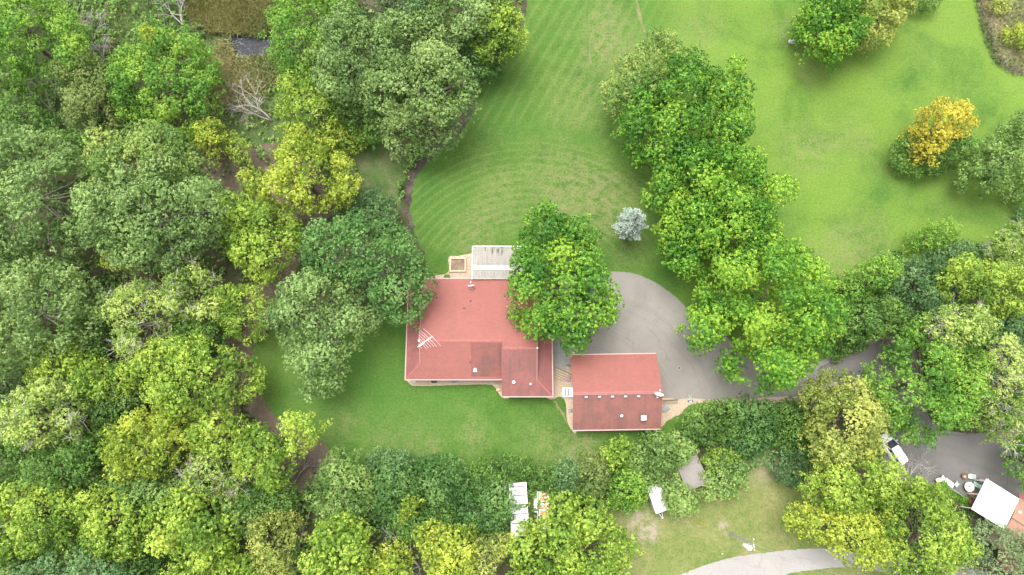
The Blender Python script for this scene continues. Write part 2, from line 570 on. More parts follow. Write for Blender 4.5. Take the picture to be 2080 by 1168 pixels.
def lawn_material():
    m, nt, b = newmat('mown_grass')
    co = objco(nt)
    big = noise(nt, co, 0.055, 4, 0.55, 0.6)
    mid = noise(nt, co, 0.35, 5, 0.62, 0.4)
    fine = noise(nt, co, 3.2, 4, 0.7)
    speck = noise(nt, co, 11.0, 2, 0.6)
    deep, fresh, lime, straw = (0.033, 0.080, 0.012), (0.053, 0.108, 0.018), (0.098, 0.162, 0.025), (0.142, 0.140, 0.064)
    f = math_n(nt, 'ADD', math_n(nt, 'MULTIPLY', big, 0.55), math_n(nt, 'MULTIPLY', mid, 0.45))
    f = math_n(nt, 'ADD', math_n(nt, 'MULTIPLY', f, 0.82), math_n(nt, 'MULTIPLY', noise(nt, co, 1.1, 5, 0.7), 0.18))
    c = ramp(nt, f, [(0.37, deep), (0.5, fresh), (0.64, (0.082, 0.126, 0.028))])
    # the far right lawn is a paler, yellower grass
    right = mrange(nt, N(nt, 'ShaderNodeSeparateXYZ').outputs[0], 14, 34)
    sx = [n for n in nt.nodes if n.bl_idname == 'ShaderNodeSeparateXYZ'][0]
    nt.links.new(co, sx.inputs[0])
    rf = math_n(nt, 'MULTIPLY', right, mrange(nt, noise(nt, co, 0.10, 4, 0.58, 0.6), 0.25, 0.62))
    c = mix(nt, math_n(nt, 'MULTIPLY', rf, 0.80), c, lime)
    # dry and worn places
    for px, py, r0, r1, k in ((1230, 60, 1, 8, .55), (1240, 120, 1, 6, .5), (1190, 390, 2, 9, .45), (1250, 430, 1, 8, .50), (1120, 380, 1, 11, .45), (960, 480, 1, 7, .4), (1000, 420, 1, 7, .35), (1180, 200, 1, 9, .35), (700, 850, .5, 5, .4), (780, 890, .5, 5, .35),
                              (850, 900, .5, 5, .45), (960, 880, .5, 4, .5), (885, 905, .3, 2.2, .6), (1150, 930, .5, 5, .5), (1190, 915, .5, 5, .6), (1100, 900, .5, 6, .3),
                              (1420, 60, 1, 7, .3), (1640, 140, .5, 4, .5), (1600, 60, .5, 5, .3), (1640, 300, 1, 7, .35), (1740, 280, .5, 5, .35), (1690, 520, 1, 6, .5),
                              (1760, 490, 1, 7, .4), (980, 300, 1, 6, .25), (1280, 520, .5, 5, .25)):
        pm = math_n(nt, 'MULTIPLY', blob(nt, co, px, py, r0, r1), mrange(nt, noise(nt, co, 0.8, 5, 0.68), 0.34, 0.62))
        c = mix(nt, math_n(nt, 'MULTIPLY', pm, k), c, straw)
    for px, py, r0, r1 in ((840, 820, 2, 14), (720, 760, 2, 9), (1010, 240, 2, 9), (900, 400, 1, 8), (1330, 40, .5, 6), (1360, 570, 1, 5), (620, 820, 1, 7)):
        c = mix(nt, math_n(nt, 'MULTIPLY', blob(nt, co, px, py, r0, r1), 0.5), c, (0.038, 0.095, 0.016))
    # mower lines: arcs in the near half, straight runs further out
    p = W(1075, 640)
    dn = N(nt, 'ShaderNodeVectorMath', operation='DISTANCE')
    wobv = N(nt, 'ShaderNodeVectorMath', operation='ADD')
    nv = N(nt, 'ShaderNodeTexNoise'); nv.inputs['Scale'].default_value = 0.06; nt.links.new(co, nv.inputs['Vector'])
    sc = N(nt, 'ShaderNodeVectorMath', operation='SCALE'); sc.inputs[3].default_value = 0.8
    nt.links.new(nv.outputs['Color'], sc.inputs[0])
    nt.links.new(co, wobv.inputs[0]); nt.links.new(sc.outputs[0], wobv.inputs[1])
    nt.links.new(wobv.outputs[0], dn.inputs[0]); dn.inputs[1].default_value = (p.x + .6, p.y + .6, 0)
    arcs = math_n(nt, 'SINE', math_n(nt, 'MULTIPLY', dn.outputs['Value'], 2 * math.pi / 1.2))
    arcmask = mrange(nt, dn.outputs['Value'], 11, 14)
    arcmask2 = mrange(nt, dn.outputs['Value'], 25, 29, 1.0, 0.0)
    am = math_n(nt, 'MULTIPLY', arcmask, arcmask2)
    am = math_n(nt, 'MULTIPLY', am, math_n(nt, 'SUBTRACT', 1.0, right))
    am = math_n(nt, 'MULTIPLY', am, mrange(nt, sx.outputs[1], W(1000, 540).y, W(1000, 480).y))
    s2 = N(nt, 'ShaderNodeSeparateXYZ')
    nt.links.new(mapping(nt, wobv.outputs[0], rot=(0, 0, math.radians(28))), s2.inputs[0])
    lines = math_n(nt, 'SINE', math_n(nt, 'MULTIPLY', s2.outputs[0], 2 * math.pi / 1.7))
    lm = math_n(nt, 'MULTIPLY', math_n(nt, 'MULTIPLY', mrange(nt, dn.outputs['Value'], 27, 33), mrange(nt, sx.outputs[1], W(1000, 440).y, W(1000, 330).y)), math_n(nt, 'SUBTRACT', 1.0, math_n(nt, 'MULTIPLY', right, 0.9)))
    st = math_n(nt, 'ADD', math_n(nt, 'MULTIPLY', arcs, am), math_n(nt, 'MULTIPLY', lines, lm))
    st = math_n(nt, 'MULTIPLY', st, mrange(nt, noise(nt, co, 0.10, 3), 0.25, 0.52))
    c = mix(nt, mrange(nt, st, 0.0, 0.95, 0.0, 0.24), c, (0.112, 0.146, 0.042))
    c = mix(nt, mrange(nt, st, -0.9, 0.0, 0.14, 0.0), c, (0.042, 0.085, 0.015))
    tone = ramp(nt, math_n(nt, 'ADD', math_n(nt, 'MULTIPLY', fine, 0.6), math_n(nt, 'MULTIPLY', speck, 0.4)), [(0.34, (0.66, 0.68, 0.62)), (0.5, (1, 1, 1)), (0.66, (1.32, 1.26, 1.3))])
    c = mix(nt, 1.0, c, tone, 'MULTIPLY')
    clover = mrange(nt, noise(nt, co, 6.5, 1, 0.5), 0.735, 0.77)
    c = mix(nt, math_n(nt, 'MULTIPLY', clover, mrange(nt, noise(nt, co, 0.2, 3), 0.45, 0.6, 0.0, 0.5)), c, (0.30, 0.31, 0.22))
    tuft = mrange(nt, noise(nt, co, 1.7, 4, 0.7), 0.60, 0.70)
    c = mix(nt, math_n(nt, 'MULTIPLY', tuft, mrange(nt, noise(nt, co, 0.12, 3), .42, .62, 0, .28)), c, (0.030, 0.078, 0.013))
    fl = mrange(nt, noise(nt, co, 5.2, 1, 0.5), 0.755, 0.78)
    c = mix(nt, math_n(nt, 'MULTIPLY', fl, mrange(nt, noise(nt, co, 0.09, 3), .5, .65, 0, .6)), c, (0.17, 0.13, 0.06))
    nt.links.new(c, b.inputs['Base Color'])
    b.inputs['Roughness'].default_value = 0.9
    b.inputs['Specular IOR Level'].default_value = 0.15
    bump(nt, b, fine, 0.5, 0.06)
    return m

def dry_lawn_material():
    m, nt, b = newmat('dry_grass')
    co = objco(nt)
    f = math_n(nt, 'ADD', math_n(nt, 'MULTIPLY', noise(nt, co, 0.16, 5, 0.6, 0.5), 0.6), math_n(nt, 'MULTIPLY', noise(nt, co, 1.1, 5, 0.7), 0.4))
    c = ramp(nt, f, [(0.33, (0.055, 0.098, 0.021)), (0.46, (0.098, 0.126, 0.036)), (0.58, (0.145, 0.150, 0.060)), (0.72, (0.21, 0.18, 0.11))])
    fine = noise(nt, co, 4.0, 5, 0.75)
    for px, py, r0, r1 in ((1300, 1062, .6, 3.2), (1320, 1085, .3, 1.8), (1470, 1072, .1, 1.2)):
        c = mix(nt, math_n(nt, 'MULTIPLY', math_n(nt, 'MULTIPLY', blob(nt, co, px, py, r0, r1), mrange(nt, noise(nt, co, 0.9, 5, .7), .36, .6)), 0.8), c, (0.23, 0.195, 0.15))
    c = mix(nt, math_n(nt, 'MULTIPLY', blob(nt, co, 1560, 935, 1, 4), 0.5), c, (0.22, 0.18, 0.13))
    c = mix(nt, 1.0, c, ramp(nt, fine, [(0.3, (0.62, 0.66, 0.6)), (0.5, (1, 1, 1)), (0.7, (1.3, 1.25, 1.25))]), 'MULTIPLY')
    nt.links.new(c, b.inputs['Base Color'])
    b.inputs['Roughness'].default_value = 0.95
    b.inputs['Specular IOR Level'].default_value = 0.1
    bump(nt, b, fine, 0.5, 0.08)
    return m

def soil_material(name, stops, s1=0.25, s2=2.5):
    m, nt, b = newmat(name)
    co = objco(nt)
    f = math_n(nt, 'ADD', math_n(nt, 'MULTIPLY', noise(nt, co, s1, 5, 0.6, 0.4), 0.55), math_n(nt, 'MULTIPLY', noise(nt, co, s2, 6, 0.75), 0.45))
    c = ramp(nt, f, stops)
    fine = noise(nt, co, 9.0, 4, 0.8)
    c = mix(nt, 1.0, c, ramp(nt, fine, [(0.32, (0.55, 0.55, 0.55)), (0.5, (1, 1, 1)), (0.68, (1.5, 1.45, 1.4))]), 'MULTIPLY')
    nt.links.new(c, b.inputs['Base Color'])
    b.inputs['Roughness'].default_value = 0.95
    b.inputs['Specular IOR Level'].default_value = 0.15
    bump(nt, b, fine, 0.6, 0.08)
    return m

def asphalt_material(name, a, bcol, streak=0.25, rings=None):
    m, nt, b = newmat(name)
    co = objco(nt)
    big = noise(nt, co, 0.13, 5, 0.6, 0.7)
    c = ramp(nt, big, [(0.33, a), (0.66, bcol)])
    fine = noise(nt, co, 14.0, 3, 0.8)
    c = mix(nt, 1.0, c, ramp(nt, fine, [(0.3, (0.80, 0.80, 0.80)), (0.7, (1.2, 1.2, 1.2))]), 'MULTIPLY')
    blot = mrange(nt, noise(nt, co, 0.55, 5, 0.75, 0.8), 0.60, 0.74)
    c = mix(nt, math_n(nt, 'MULTIPLY', blot, 0.35), c, tuple(x * 0.62 for x in a))
    v = N(nt, 'ShaderNodeTexVoronoi', feature='DISTANCE_TO_EDGE'); v.inputs['Scale'].default_value = 0.16
    wv = N(nt, 'ShaderNodeTexNoise'); wv.inputs['Scale'].default_value = 0.7; wv.inputs['Detail'].default_value = 5; nt.links.new(co, wv.inputs['Vector'])
    sv = N(nt, 'ShaderNodeVectorMath', operation='MULTIPLY_ADD'); nt.links.new(wv.outputs['Color'], sv.inputs[0]); sv.inputs[1].default_value = (2.4, 2.4, 0); nt.links.new(co, sv.inputs[2])
    nt.links.new(sv.outputs[0], v.inputs['Vector'])
    ck = math_n(nt, 'MULTIPLY', mrange(nt, v.outputs['Distance'], 0.004, 0.016, 1, 0), mrange(nt, noise(nt, co, 0.11, 3), .48, .60))
    c = mix(nt, math_n(nt, 'MULTIPLY', ck, 0.16), c, tuple(x * 0.35 for x in a))
    lf = mrange(nt, noise(nt, co, 7.5, 1, 0.5), 0.74, 0.77)
    c = mix(nt, math_n(nt, 'MULTIPLY', lf, mrange(nt, noise(nt, co, 0.18, 3), .5, .65, 0, .6)), c, (0.22, 0.19, 0.08))
    if rings:                                                # tyre polish where cars swing round
        p = W(*rings)
        dn = N(nt, 'ShaderNodeVectorMath', operation='DISTANCE')
        nt.links.new(co, dn.inputs[0]); dn.inputs[1].default_value = (p.x, p.y, 0)
        w = math_n(nt, 'ADD', dn.outputs['Value'], math_n(nt, 'MULTIPLY', noise(nt, co, 0.2, 3), 2.0))
        s = noise(nt, N(nt, 'ShaderNodeCombineXYZ').outputs[0], 0.9, 4, 0.7)
        cx = [n for n in nt.nodes if n.bl_idname == 'ShaderNodeCombineXYZ'][-1]
        nt.links.new(w, cx.inputs[0])
        c = mix(nt, mrange(nt, s, 0.48, 0.72, 0.0, streak), c, tuple(x * 0.68 for x in a))
        c = mix(nt, mrange(nt, s, 0.30, 0.46, streak, 0.0), c, tuple(min(1, x * 1.25) for x in bcol))
    nt.links.new(c, b.inputs['Base Color'])
    b.inputs['Roughness'].default_value = 0.88
    b.inputs['Specular IOR Level'].default_value = 0.25
    bump(nt, b, fine, 0.25, 0.02)
    return m

def gravel_material():
    m, nt, b = newmat('tan_gravel')
    co = objco(nt)
    v = N(nt, 'ShaderNodeTexVoronoi'); v.inputs['Scale'].default_value = 16.0
    nt.links.new(co, v.inputs['Vector'])
    sep = N(nt, 'ShaderNodeSeparateColor'); nt.links.new(v.outputs['Color'], sep.inputs[0])
    c = ramp(nt, sep.outputs[0], [(0.0, (0.23, 0.175, 0.125)), (0.5, (0.305, 0.24, 0.172)), (1.0, (0.385, 0.315, 0.24))])
    c = mix(nt, mrange(nt, noise(nt, co, 0.7, 5, 0.7), 0.5, 0.72, 0, 0.5), c, (0.27, 0.20, 0.125))
    nt.links.new(c, b.inputs['Base Color'])
    b.inputs['Roughness'].default_value = 0.9
    bump(nt, b, v.outputs['Distance'], 0.6, 0.04)
    return m

def shingle_material(name, base, along='x', dirt=0.2, streak=0.5, dirtcol=(0.085, 0.052, 0.047)):
    """asphalt shingles: courses, tabs of uneven tone and rain-washed grime"""
    m, nt, b = newmat(name)
    co = objco(nt)
    rot = 0 if along == 'x' else math.pi / 2
    v = mapping(nt, co, rot=(0, 0, rot))
    br = N(nt, 'ShaderNodeTexBrick', offset=0.5, squash=1.0)
    br.inputs['Scale'].default_value = 1.0
    br.inputs['Brick Width'].default_value = 0.34
    br.inputs['Row Height'].default_value = 0.15
    br.inputs['Mortar Size'].default_value = 0.008
    br.inputs['Bias'].default_value = 0.0
    br.inputs['Color1'].default_value = (*[x * 0.93 for x in base], 1)
    br.inputs['Color2'].default_value = (*[min(1, x * 1.07) for x in base], 1)
    br.inputs['Mortar'].default_value = (*[x * 0.6 for x in base], 1)
    flat = N(nt, 'ShaderNodeSeparateXYZ'); nt.links.new(v, flat.inputs[0])
    cmb = N(nt, 'ShaderNodeCombineXYZ')
    nt.links.new(flat.outputs[0], cmb.inputs[0]); nt.links.new(flat.outputs[1], cmb.inputs[1])
    nt.links.new(cmb.outputs[0], br.inputs['Vector'])
    c = br.outputs['Color']
    big = noise(nt, v, 0.35, 4, 0.6, 0.4)
    c = mix(nt, mrange(nt, big, 0.3, 0.7, 0.0, 0.14), c, tuple(min(1, x * 1.15) for x in base))
    st = noise(nt, mapping(nt, v, scale=(2.2, 0.16, 0.16)), 1.0, 5, 0.7)
    cl = noise(nt, v, 0.5, 4, 0.6)
    g = math_n(nt, 'MULTIPLY', mrange(nt, st, 0.38, 0.72, 0.0, 1.0), mrange(nt, cl, 0.3, 0.62, 0.25, 1.0))
    c = mix(nt, math_n(nt, 'MULTIPLY', g, streak), c, dirtcol)
    c = mix(nt, math_n(nt, 'MULTIPLY', mrange(nt, cl, 0.35, 0.7), dirt), c, dirtcol)
    c = mix(nt, 1.0, c, ramp(nt, noise(nt, co, 9, 3, 0.8), [(0.3, (0.93, 0.93, 0.93)), (0.7, (1.07, 1.07, 1.07))]), 'MULTIPLY')
    nt.links.new(c, b.inputs['Base Color'])
    b.inputs['Roughness'].default_value = 0.85
    b.inputs['Specular IOR Level'].default_value = 0.25
    bump(nt, b, br.outputs['Fac'], 0.4, -0.02)
    return m

M = {}
M['lawn'] = lawn_material()
M['dry'] = dry_lawn_material()
M['floor'] = soil_material('woodland_soil', [(0.34, (0.022, 0.036, 0.012)), (0.48, (0.045, 0.052, 0.022)), (0.60, (0.080, 0.068, 0.046)), (0.72, (0.12, 0.098, 0.074))])
M['mulch'] = soil_material('dark_mulch', [(0.34, (0.022, 0.020, 0.017)), (0.50, (0.058, 0.049, 0.041)), (0.66, (0.115, 0.098, 0.080))], 0.5, 3.5)
M['litter'] = soil_material('leaf_litter', [(0.34, (0.060, 0.048, 0.034)), (0.52, (0.112, 0.088, 0.066)), (0.68, (0.18, 0.148, 0.118))], 0.4, 3.5)
M['rough'] = soil_material('rough_grass', [(0.34, (0.030, 0.064, 0.016)), (0.48, (0.056, 0.090, 0.027)), (0.60, (0.098, 0.105, 0.052)), (0.72, (0.145, 0.125, 0.085))], 0.3, 2.2)
M['meadow'] = soil_material('meadow_grass', [(0.34, (0.09, 0.13, 0.04)), (0.48, (0.18, 0.19, 0.085)), (0.62, (0.30, 0.26, 0.155)), (0.74, (0.36, 0.31, 0.21))], 0.3, 1.6)
M['asphalt'] = asphalt_material('worn_asphalt', (0.145, 0.134, 0.119), (0.176, 0.165, 0.149), 0.36, (1180, 870))
M['pad'] = asphalt_material('dark_asphalt', (0.092, 0.087, 0.083), (0.118, 0.112, 0.106), 0.28, (1900, 1300))
M['road'] = asphalt_material('pale_road', (0.20, 0.19, 0.18), (0.235, 0.224, 0.212), 0.28, (1600, 2600))
M['gravel'] = gravel_material()
M['concrete'] = plain('concrete', (0.20, 0.196, 0.185), 0.85, var=0.1, scale=1.5)
RED = (0.226, 0.086, 0.073)
M['sh_n'] = shingle_material('red_shingles', RED, 'x', 0.07, 0.13)
M['sh_s'] = shingle_material('red_shingles_south', RED, 'x', 0.06, 0.12)  # south slope: same red as the north one, a touch less grime
M['sh_ew'] = shingle_material('red_shingles_hip', (0.205, 0.075, 0.069), 'y', 0.40, 0.35)
M['sh_patch'] = shingle_material('red_shingles_grimy', (0.185, 0.070, 0.060), 'x', 0.55, 0.60)
M['sh_wing'] = shingle_material('red_shingles_stained', (0.200, 0.080, 0.072), 'x', 0.35, 0.45)
M['sh_gar'] = shingle_material('red_shingles_weathered', (0.190, 0.079, 0.067), 'x', 0.34, 0.55)
M['sh_grey'] = shingle_material('grey_shingles', (0.20, 0.182, 0.168), 'x', 0.2, 0.3, (0.12, 0.11, 0.10))
M['sh_tan'] = shingle_material('tan_shingles', (0.27, 0.155, 0.11), 'x', 0.25, 0.4, (0.17, 0.10, 0.07))
M['ridge'] = plain('ridge_shingle', (0.25, 0.090, 0.082), 0.85, var=0.15)
M['trim'] = plain('pale_trim', (0.33, 0.205, 0.19), 0.5)
M['white'] = plain('white_paint', (0.78, 0.78, 0.77), 0.45, var=0.05)
M['siding'] = plain('siding', (0.46, 0.36, 0.28), 0.7)
M['glass'] = plain('window_glass', (0.03, 0.04, 0.05), 0.08, spec=0.8)
M['dark'] = plain('dark_metal', (0.045, 0.042, 0.042), 0.5)
M['grey'] = plain('grey_metal', (0.30, 0.31, 0.32), 0.45, 0.3)
M['bright'] = plain('bright_metal', (0.70, 0.71, 0.72), 0.4, 0.25)
M['timber'] = plain('weathered_timber', (0.21, 0.165, 0.12), 0.85, var=0.25, scale=6)
M['timber_d'] = plain('dark_timber', (0.10, 0.072, 0.050), 0.85, var=0.25, scale=6)
M['post'] = plain('tan_timber', (0.40, 0.29, 0.19), 0.85, var=0.2, scale=5)
M['sand'] = soil_material('damp_sand', [(0.34, (0.10, 0.068, 0.048)), (0.5, (0.165, 0.118, 0.09)), (0.66, (0.23, 0.175, 0.14))], 0.7, 2.0)
M['rock'] = plain('pale_rock', (0.46, 0.45, 0.45), 0.9, var=0.25, scale=4)
M['rock_g'] = plain('grey_rock', (0.20, 0.21, 0.215), 0.9, var=0.3, scale=5)
M['blue'] = plain('faded_blue_paint', (0.22, 0.32, 0.37), 0.6)
M['rust'] = plain('rusty_steel', (0.34, 0.125, 0.045), 0.85, var=0.45, scale=2.5)
M['bark'] = plain('bark', (0.105, 0.080, 0.060), 0.95, var=0.3, scale=8)
M['bark_g'] = plain('grey_bark', (0.20, 0.175, 0.15), 0.95, var=0.3, scale=8)
M['dead'] = plain('bleached_wood', (0.30, 0.275, 0.255), 0.95, var=0.25, scale=5)
M['trailer'] = plain('grimy_white', (.44, .44, .445), 0.5, var=.16, scale=1.3)
TWIG = M['dead']
M['dead_d'] = plain('brown_dead_wood', (0.16, 0.13, 0.115), 0.95, var=0.25, scale=5)

# ------------------------------------------------------------------ ground, lawns, paving
mb = MB()
g = 700
mb.add([(-g, -g, 0), (g, -g, 0), (g, g, 0), (-g, g, 0)], [(0, 1, 2, 3)])
tag(mb.build('ground', M['floor']), kind='structure')

LAWN = [(1083, -60), (1072, 10), (1050, 75), (1012, 118), (985, 150), (968, 195), (955, 240), (925, 285), (885, 312), (855, 345), (838, 385), (834, 430),
        (846, 480), (868, 540), (850, 600), (790, 640), (700, 660), (560, 670), (517, 705), (512, 750), (524, 795), (552, 838), (592, 868), (634, 885), (662, 905), (690, 945), (760, 990),
        (1000, 1000), (1260, 990), (1330, 940), (1400, 860), (1440, 830), (1560, 815), (1650, 790), (1690, 700), (1680, 620), (1690, 575), (1760, 560), (1850, 530), (1960, 530),
        (2180, 520), (2220, 200), (2200, -60), (1990, -90), (1700, -120), (1300, -110)]
sheet('lawn', LAWN, 0.012, M['lawn'], rough=0.22, step=0.4)
MULCH_N = [(1094, -60), (1080, 14), (1057, 80), (1018, 123), (990, 153), (972, 198), (958, 243), (927, 288), (887, 315), (858, 348), (842, 386), (838, 430), (848, 470),
           (836, 472), (824, 430), (822, 388), (836, 345), (868, 308), (902, 276), (942, 212), (975, 150), (1040, 76), (1064, 10), (1076, -60)]
sheet('mulch_border', MULCH_N, 0.008, M['mulch'], rough=0.38, step=0.45)
MULCH_S = [(548, 676), (522, 705), (518, 750), (530, 790), (557, 832), (596, 861), (640, 880), (672, 905), (690, 945), (640, 960), (600, 905), (550, 880), (505, 840), (488, 790), (490, 720), (520, 670)]
sheet('mulch_border', MULCH_S, 0.008, M['litter'], rough=0.38, step=0.45, seed=3)
LITTER = [(400, 270), (560, 250), (640, 330), (700, 400), (640, 470), (600, 560), (560, 640), (520, 690), (480, 800), (500, 880), (560, 900), (650, 960), (600, 1000), (540, 960), (440, 880), (430, 760), (480, 640), (560, 520), (560, 440), (440, 380), (400, 330)]
sheet('leaf_litter_ground', LITTER, 0.004, M['litter'], rough=0.25)
ROUGH = [(690, 280), (760, 240), (860, 290), (830, 340), (810, 385), (812, 430), (760, 440), (700, 420), (660, 380), (680, 330)]
sheet('rough_grass_ground', ROUGH, 0.006, M['rough'], rough=0.3)
ROUGH3 = [(-120, -100), (420, -100), (440, 60), (400, 110), (250, 110), (180, 140), (110, 260), (-120, 300)]
sheet('rough_grass_ground', ROUGH3, 0.005, M['rough'], rough=0.3, seed=6)
ROUGH2 = [(390, 90), (470, 70), (600, 130), (660, 190), (620, 260), (560, 290), (470, 290), (430, 240), (400, 170)]
sheet('rough_grass_ground', ROUGH2, 0.006, M['rough'], rough=0.3, seed=5)
DRY = [(1240, 1020), (1290, 1010), (1340, 950), (1420, 960), (1520, 930), (1560, 900), (1640, 900), (1680, 960), (1690, 1060), (1720, 1130), (1660, 1135), (1560, 1150), (1450, 1180), (1380, 1230), (1180, 1230), (1230, 1100)]
sheet('verge_grass', DRY, 0.014, M['dry'], rough=0.12)
DRY2 = [(1560, 1160), (1640, 1150), (1760, 1148), (1830, 1180), (1800, 1260), (1480, 1280)]
sheet('verge_grass', DRY2, 0.014, M['dry'], rough=0.12, seed=8)
DRY3 = [(1000, 930), (1240, 920), (1240, 980), (1130, 1000), (1120, 1100), (1000, 1120), (1020, 960)]
sheet('rough_grass_ground', DRY3, 0.010, M['dry'], rough=0.3, seed=9)
MEADOW = [(1985, -40), (1992, 20), (2003, 60), (2018, 100), (2038, 130), (2062, 146), (2110, 150), (2180, 150), (2180, -60)]
sheet('meadow', MEADOW, 0.018, M['meadow'], rough=0.2)
M['track'] = soil_material('worn_track', [(0.36, (0.060, 0.105, 0.022)), (0.48, (0.105, 0.120, 0.045)), (0.58, (0.155, 0.135, 0.080)), (0.70, (0.20, 0.17, 0.12))], 0.5, 1.6)
sheet('bare_track', [(1286, -40), (1291, 0), (1298, 40), (1307, 68), (1314, 86), (1317, 84), (1310, 58), (1301, 28), (1295, -3), (1290, -40)], 0.016, M['track'], rough=0.12, step=0.4)
sheet('bare_track', [(1118, 806), (1128, 822), (1140, 840), (1152, 862), (1156, 860), (1146, 840), (1134, 822), (1123, 806)], 0.016, M['track'], rough=0.12, step=0.4)

DRIVE = [(1150, 560), (1232, 552), (1262, 552), (1292, 557), (1330, 573), (1366, 598), (1396, 626), (1430, 652), (1462, 672), (1486, 694), (1500, 716), (1560, 745), (1640, 742), (1690, 722), (1740, 698), (1815, 682), (1850, 700),
         (1840, 760), (1800, 790), (1740, 780), (1700, 782), (1660, 796), (1600, 806), (1500, 809), (1345, 814), (1300, 800), (1165, 790), (1162, 690), (1122, 688), (1122, 600)]
sheet('driveway', DRIVE, 0.022, M['asphalt'], rough=0.05, step=0.4)
PADS = [(1660, 752), (1720, 720), (1800, 690), (1850, 690), (1870, 760), (1890, 850), (1960, 880), (2060, 870), (2180, 860), (2180, 1040), (2075, 1030), (2000, 1045), (1970, 1022), (1940, 1000), (1915, 985), (1880, 985), (1850, 985), (1810, 975), (1795, 930), (1790, 880), (1770, 830), (1735, 785), (1700, 780)]
sheet('parking_yard', PADS, 0.027, M['pad'], rough=0.05, step=0.4)
ROAD = [(1350, 1200), (1380, 1170), (1440, 1145), (1500, 1130), (1560, 1122), (1620, 1116), (1680, 1114), (1740, 1122), (1800, 1128), (1900, 1140), (2050, 1180), (2060, 1240), (1900, 1210), (1800, 1165), (1730, 1152), (1660, 1156), (1600, 1166), (1540, 1190), (1500, 1230), (1380, 1260)]
sheet('road', ROAD, 0.030, M['road'], rough=0.08, step=0.4)

# gravel beds round the buildings
sheet('gravel_bed', [(826, 764), (829, 776), (838, 783), (860, 784), (930, 782), (990, 781), (1004, 786), (1012, 797), (1019, 807), (1032, 809), (1040, 800), (1030, 760), (900, 755)], 0.020, M['gravel'], rough=0.03, step=0.3)
sheet('gravel_bed', [(1110, 740), (1170, 752), (1176, 800), (1172, 876), (1163, 876), (1154, 862), (1151, 846), (1150, 826), (1147, 813), (1138, 806), (1110, 807)], 0.026, M['gravel'], rough=0.03, step=0.3)
sheet('gravel_bed', [(1330, 812), (1378, 811), (1400, 809), (1440, 811), (1520, 809), (1640, 804), (1642, 812), (1560, 820), (1450, 818), (1410, 820), (1392, 829), (1384, 840), (1368, 848), (1354, 856), (1345, 866), (1325, 870)], 0.026, M['gravel'], rough=0.04, step=0.3)
sheet('gravel_bed', [(876, 562), (905, 556), (912, 548), (912, 522), (930, 520), (952, 516), (965, 520), (965, 572), (880, 575)], 0.020, M['gravel'], rough=0.03, step=0.3)

# the concrete walk: slabs with open joints
walk = bpy.data.objects.new('walk', None)
COL.objects.link(walk)
walk['kind'] = 'structure'
walk.location = W(1141, 715)
xs, ys = [1112, 1131.2, 1150, 1166], [686, 717, 741, 772]
for i in range(3):
    for j in range(3):
        a, b_, c_, d_ = W(xs[i], ys[j]), W(xs[i + 1], ys[j]), W(xs[i + 1], ys[j + 1]), W(xs[i], ys[j + 1])
        m_ = (a + b_ + c_ + d_) / 4
        q = [m_ + (p - m_) * 0.985 for p in (d_, c_, b_, a)]
        if i == 2 and j == 2: continue
        if j == 2: q[0] = q[3].lerp(q[0], 0.25 if i == 0 else 0.55); q[1] = q[2].lerp(q[1], 0.5 if i == 0 else 0.75)
        mb = MB(); mb.hexa([p + Vector((0, 0, -0.02)) for p in q], [p + Vector((0, 0, 0.036 + 0.003 * ((i + 2 * j) % 3))) for p in q])
        mb.build('slab', M['concrete'], walk)
# cracks and joints in the yard
mb = MB()
for line in ([(1968, 952), (1970, 985), (1974, 1000)], [(2046, 925), (2047, 960), (2044, 1000)], [(1905, 880), (1950, 884), (2000, 880)], [(1985, 1004), (2010, 1002)]):
    pts = catmull([W(x, y) for x, y in line], 0.4, False)
    rr = random.Random(len(line))
    for p, q in zip(pts[:-1], pts[1:]):
        t = (q - p).normalized(); n_ = Vector((-t.y, t.x, 0)) * 0.035
        mb.add([p - n_ + Vector((0, 0, .031)), q - n_ + Vector((0, 0, .031)), q + n_ + Vector((0, 0, .031)), p + n_ + Vector((0, 0, .031))], [(0, 1, 2, 3)])
tag(mb.build('pavement_joint', M['dark']), kind='structure')

# pond in the reeds
m, nt, b = newmat('pond_water')
co = objco(nt)
scum = mrange(nt, noise(nt, mapping(nt, co, scale=(.7, 1.6, 1)), 1.6, 6, 0.75, 1.6), 0.54, 0.66)
nt.links.new(mix(nt, scum, (0.016, 0.017, 0.022), (0.15, 0.155, 0.17)), b.inputs['Base Color'])
nt.links.new(mrange(nt, scum, 0, 1, 0.35, 0.8), b.inputs['Roughness'])
b.inputs['Specular IOR Level'].default_value = .12
bump(nt, b, noise(nt, co, 3, 3), 0.15, 0.03)
sheet('pond_water', [(455, 60), (480, 60), (520, 50), (565, 60), (570, 120), (530, 122), (495, 122), (466, 108)], 0.02, m, rough=0.2)

# ------------------------------------------------------------------ the house
EZ = 2.8
def roof(parent, name, pts, mat, th=0.16, label=None):
    o = MB().slab(pts, th).build(name, mat, parent)
    if label: o['label'] = label
    return o

def line_z(a, b, t): return a.lerp(b, t)

hx0, hx1 = W(826, 705, EZ).x, W(1121.5, 760, EZ).x
hyS, hyS2, hyN = W(950, 770.5, EZ).y, W(1080, 805, EZ).y, W(950, 566.5, EZ).y
RZ1 = 5.55
ry1 = W(930, 692, RZ1).y
slopeS = (RZ1 - EZ) / (ry1 - hyS)
slopeN = (RZ1 - EZ) / (hyN - ry1)
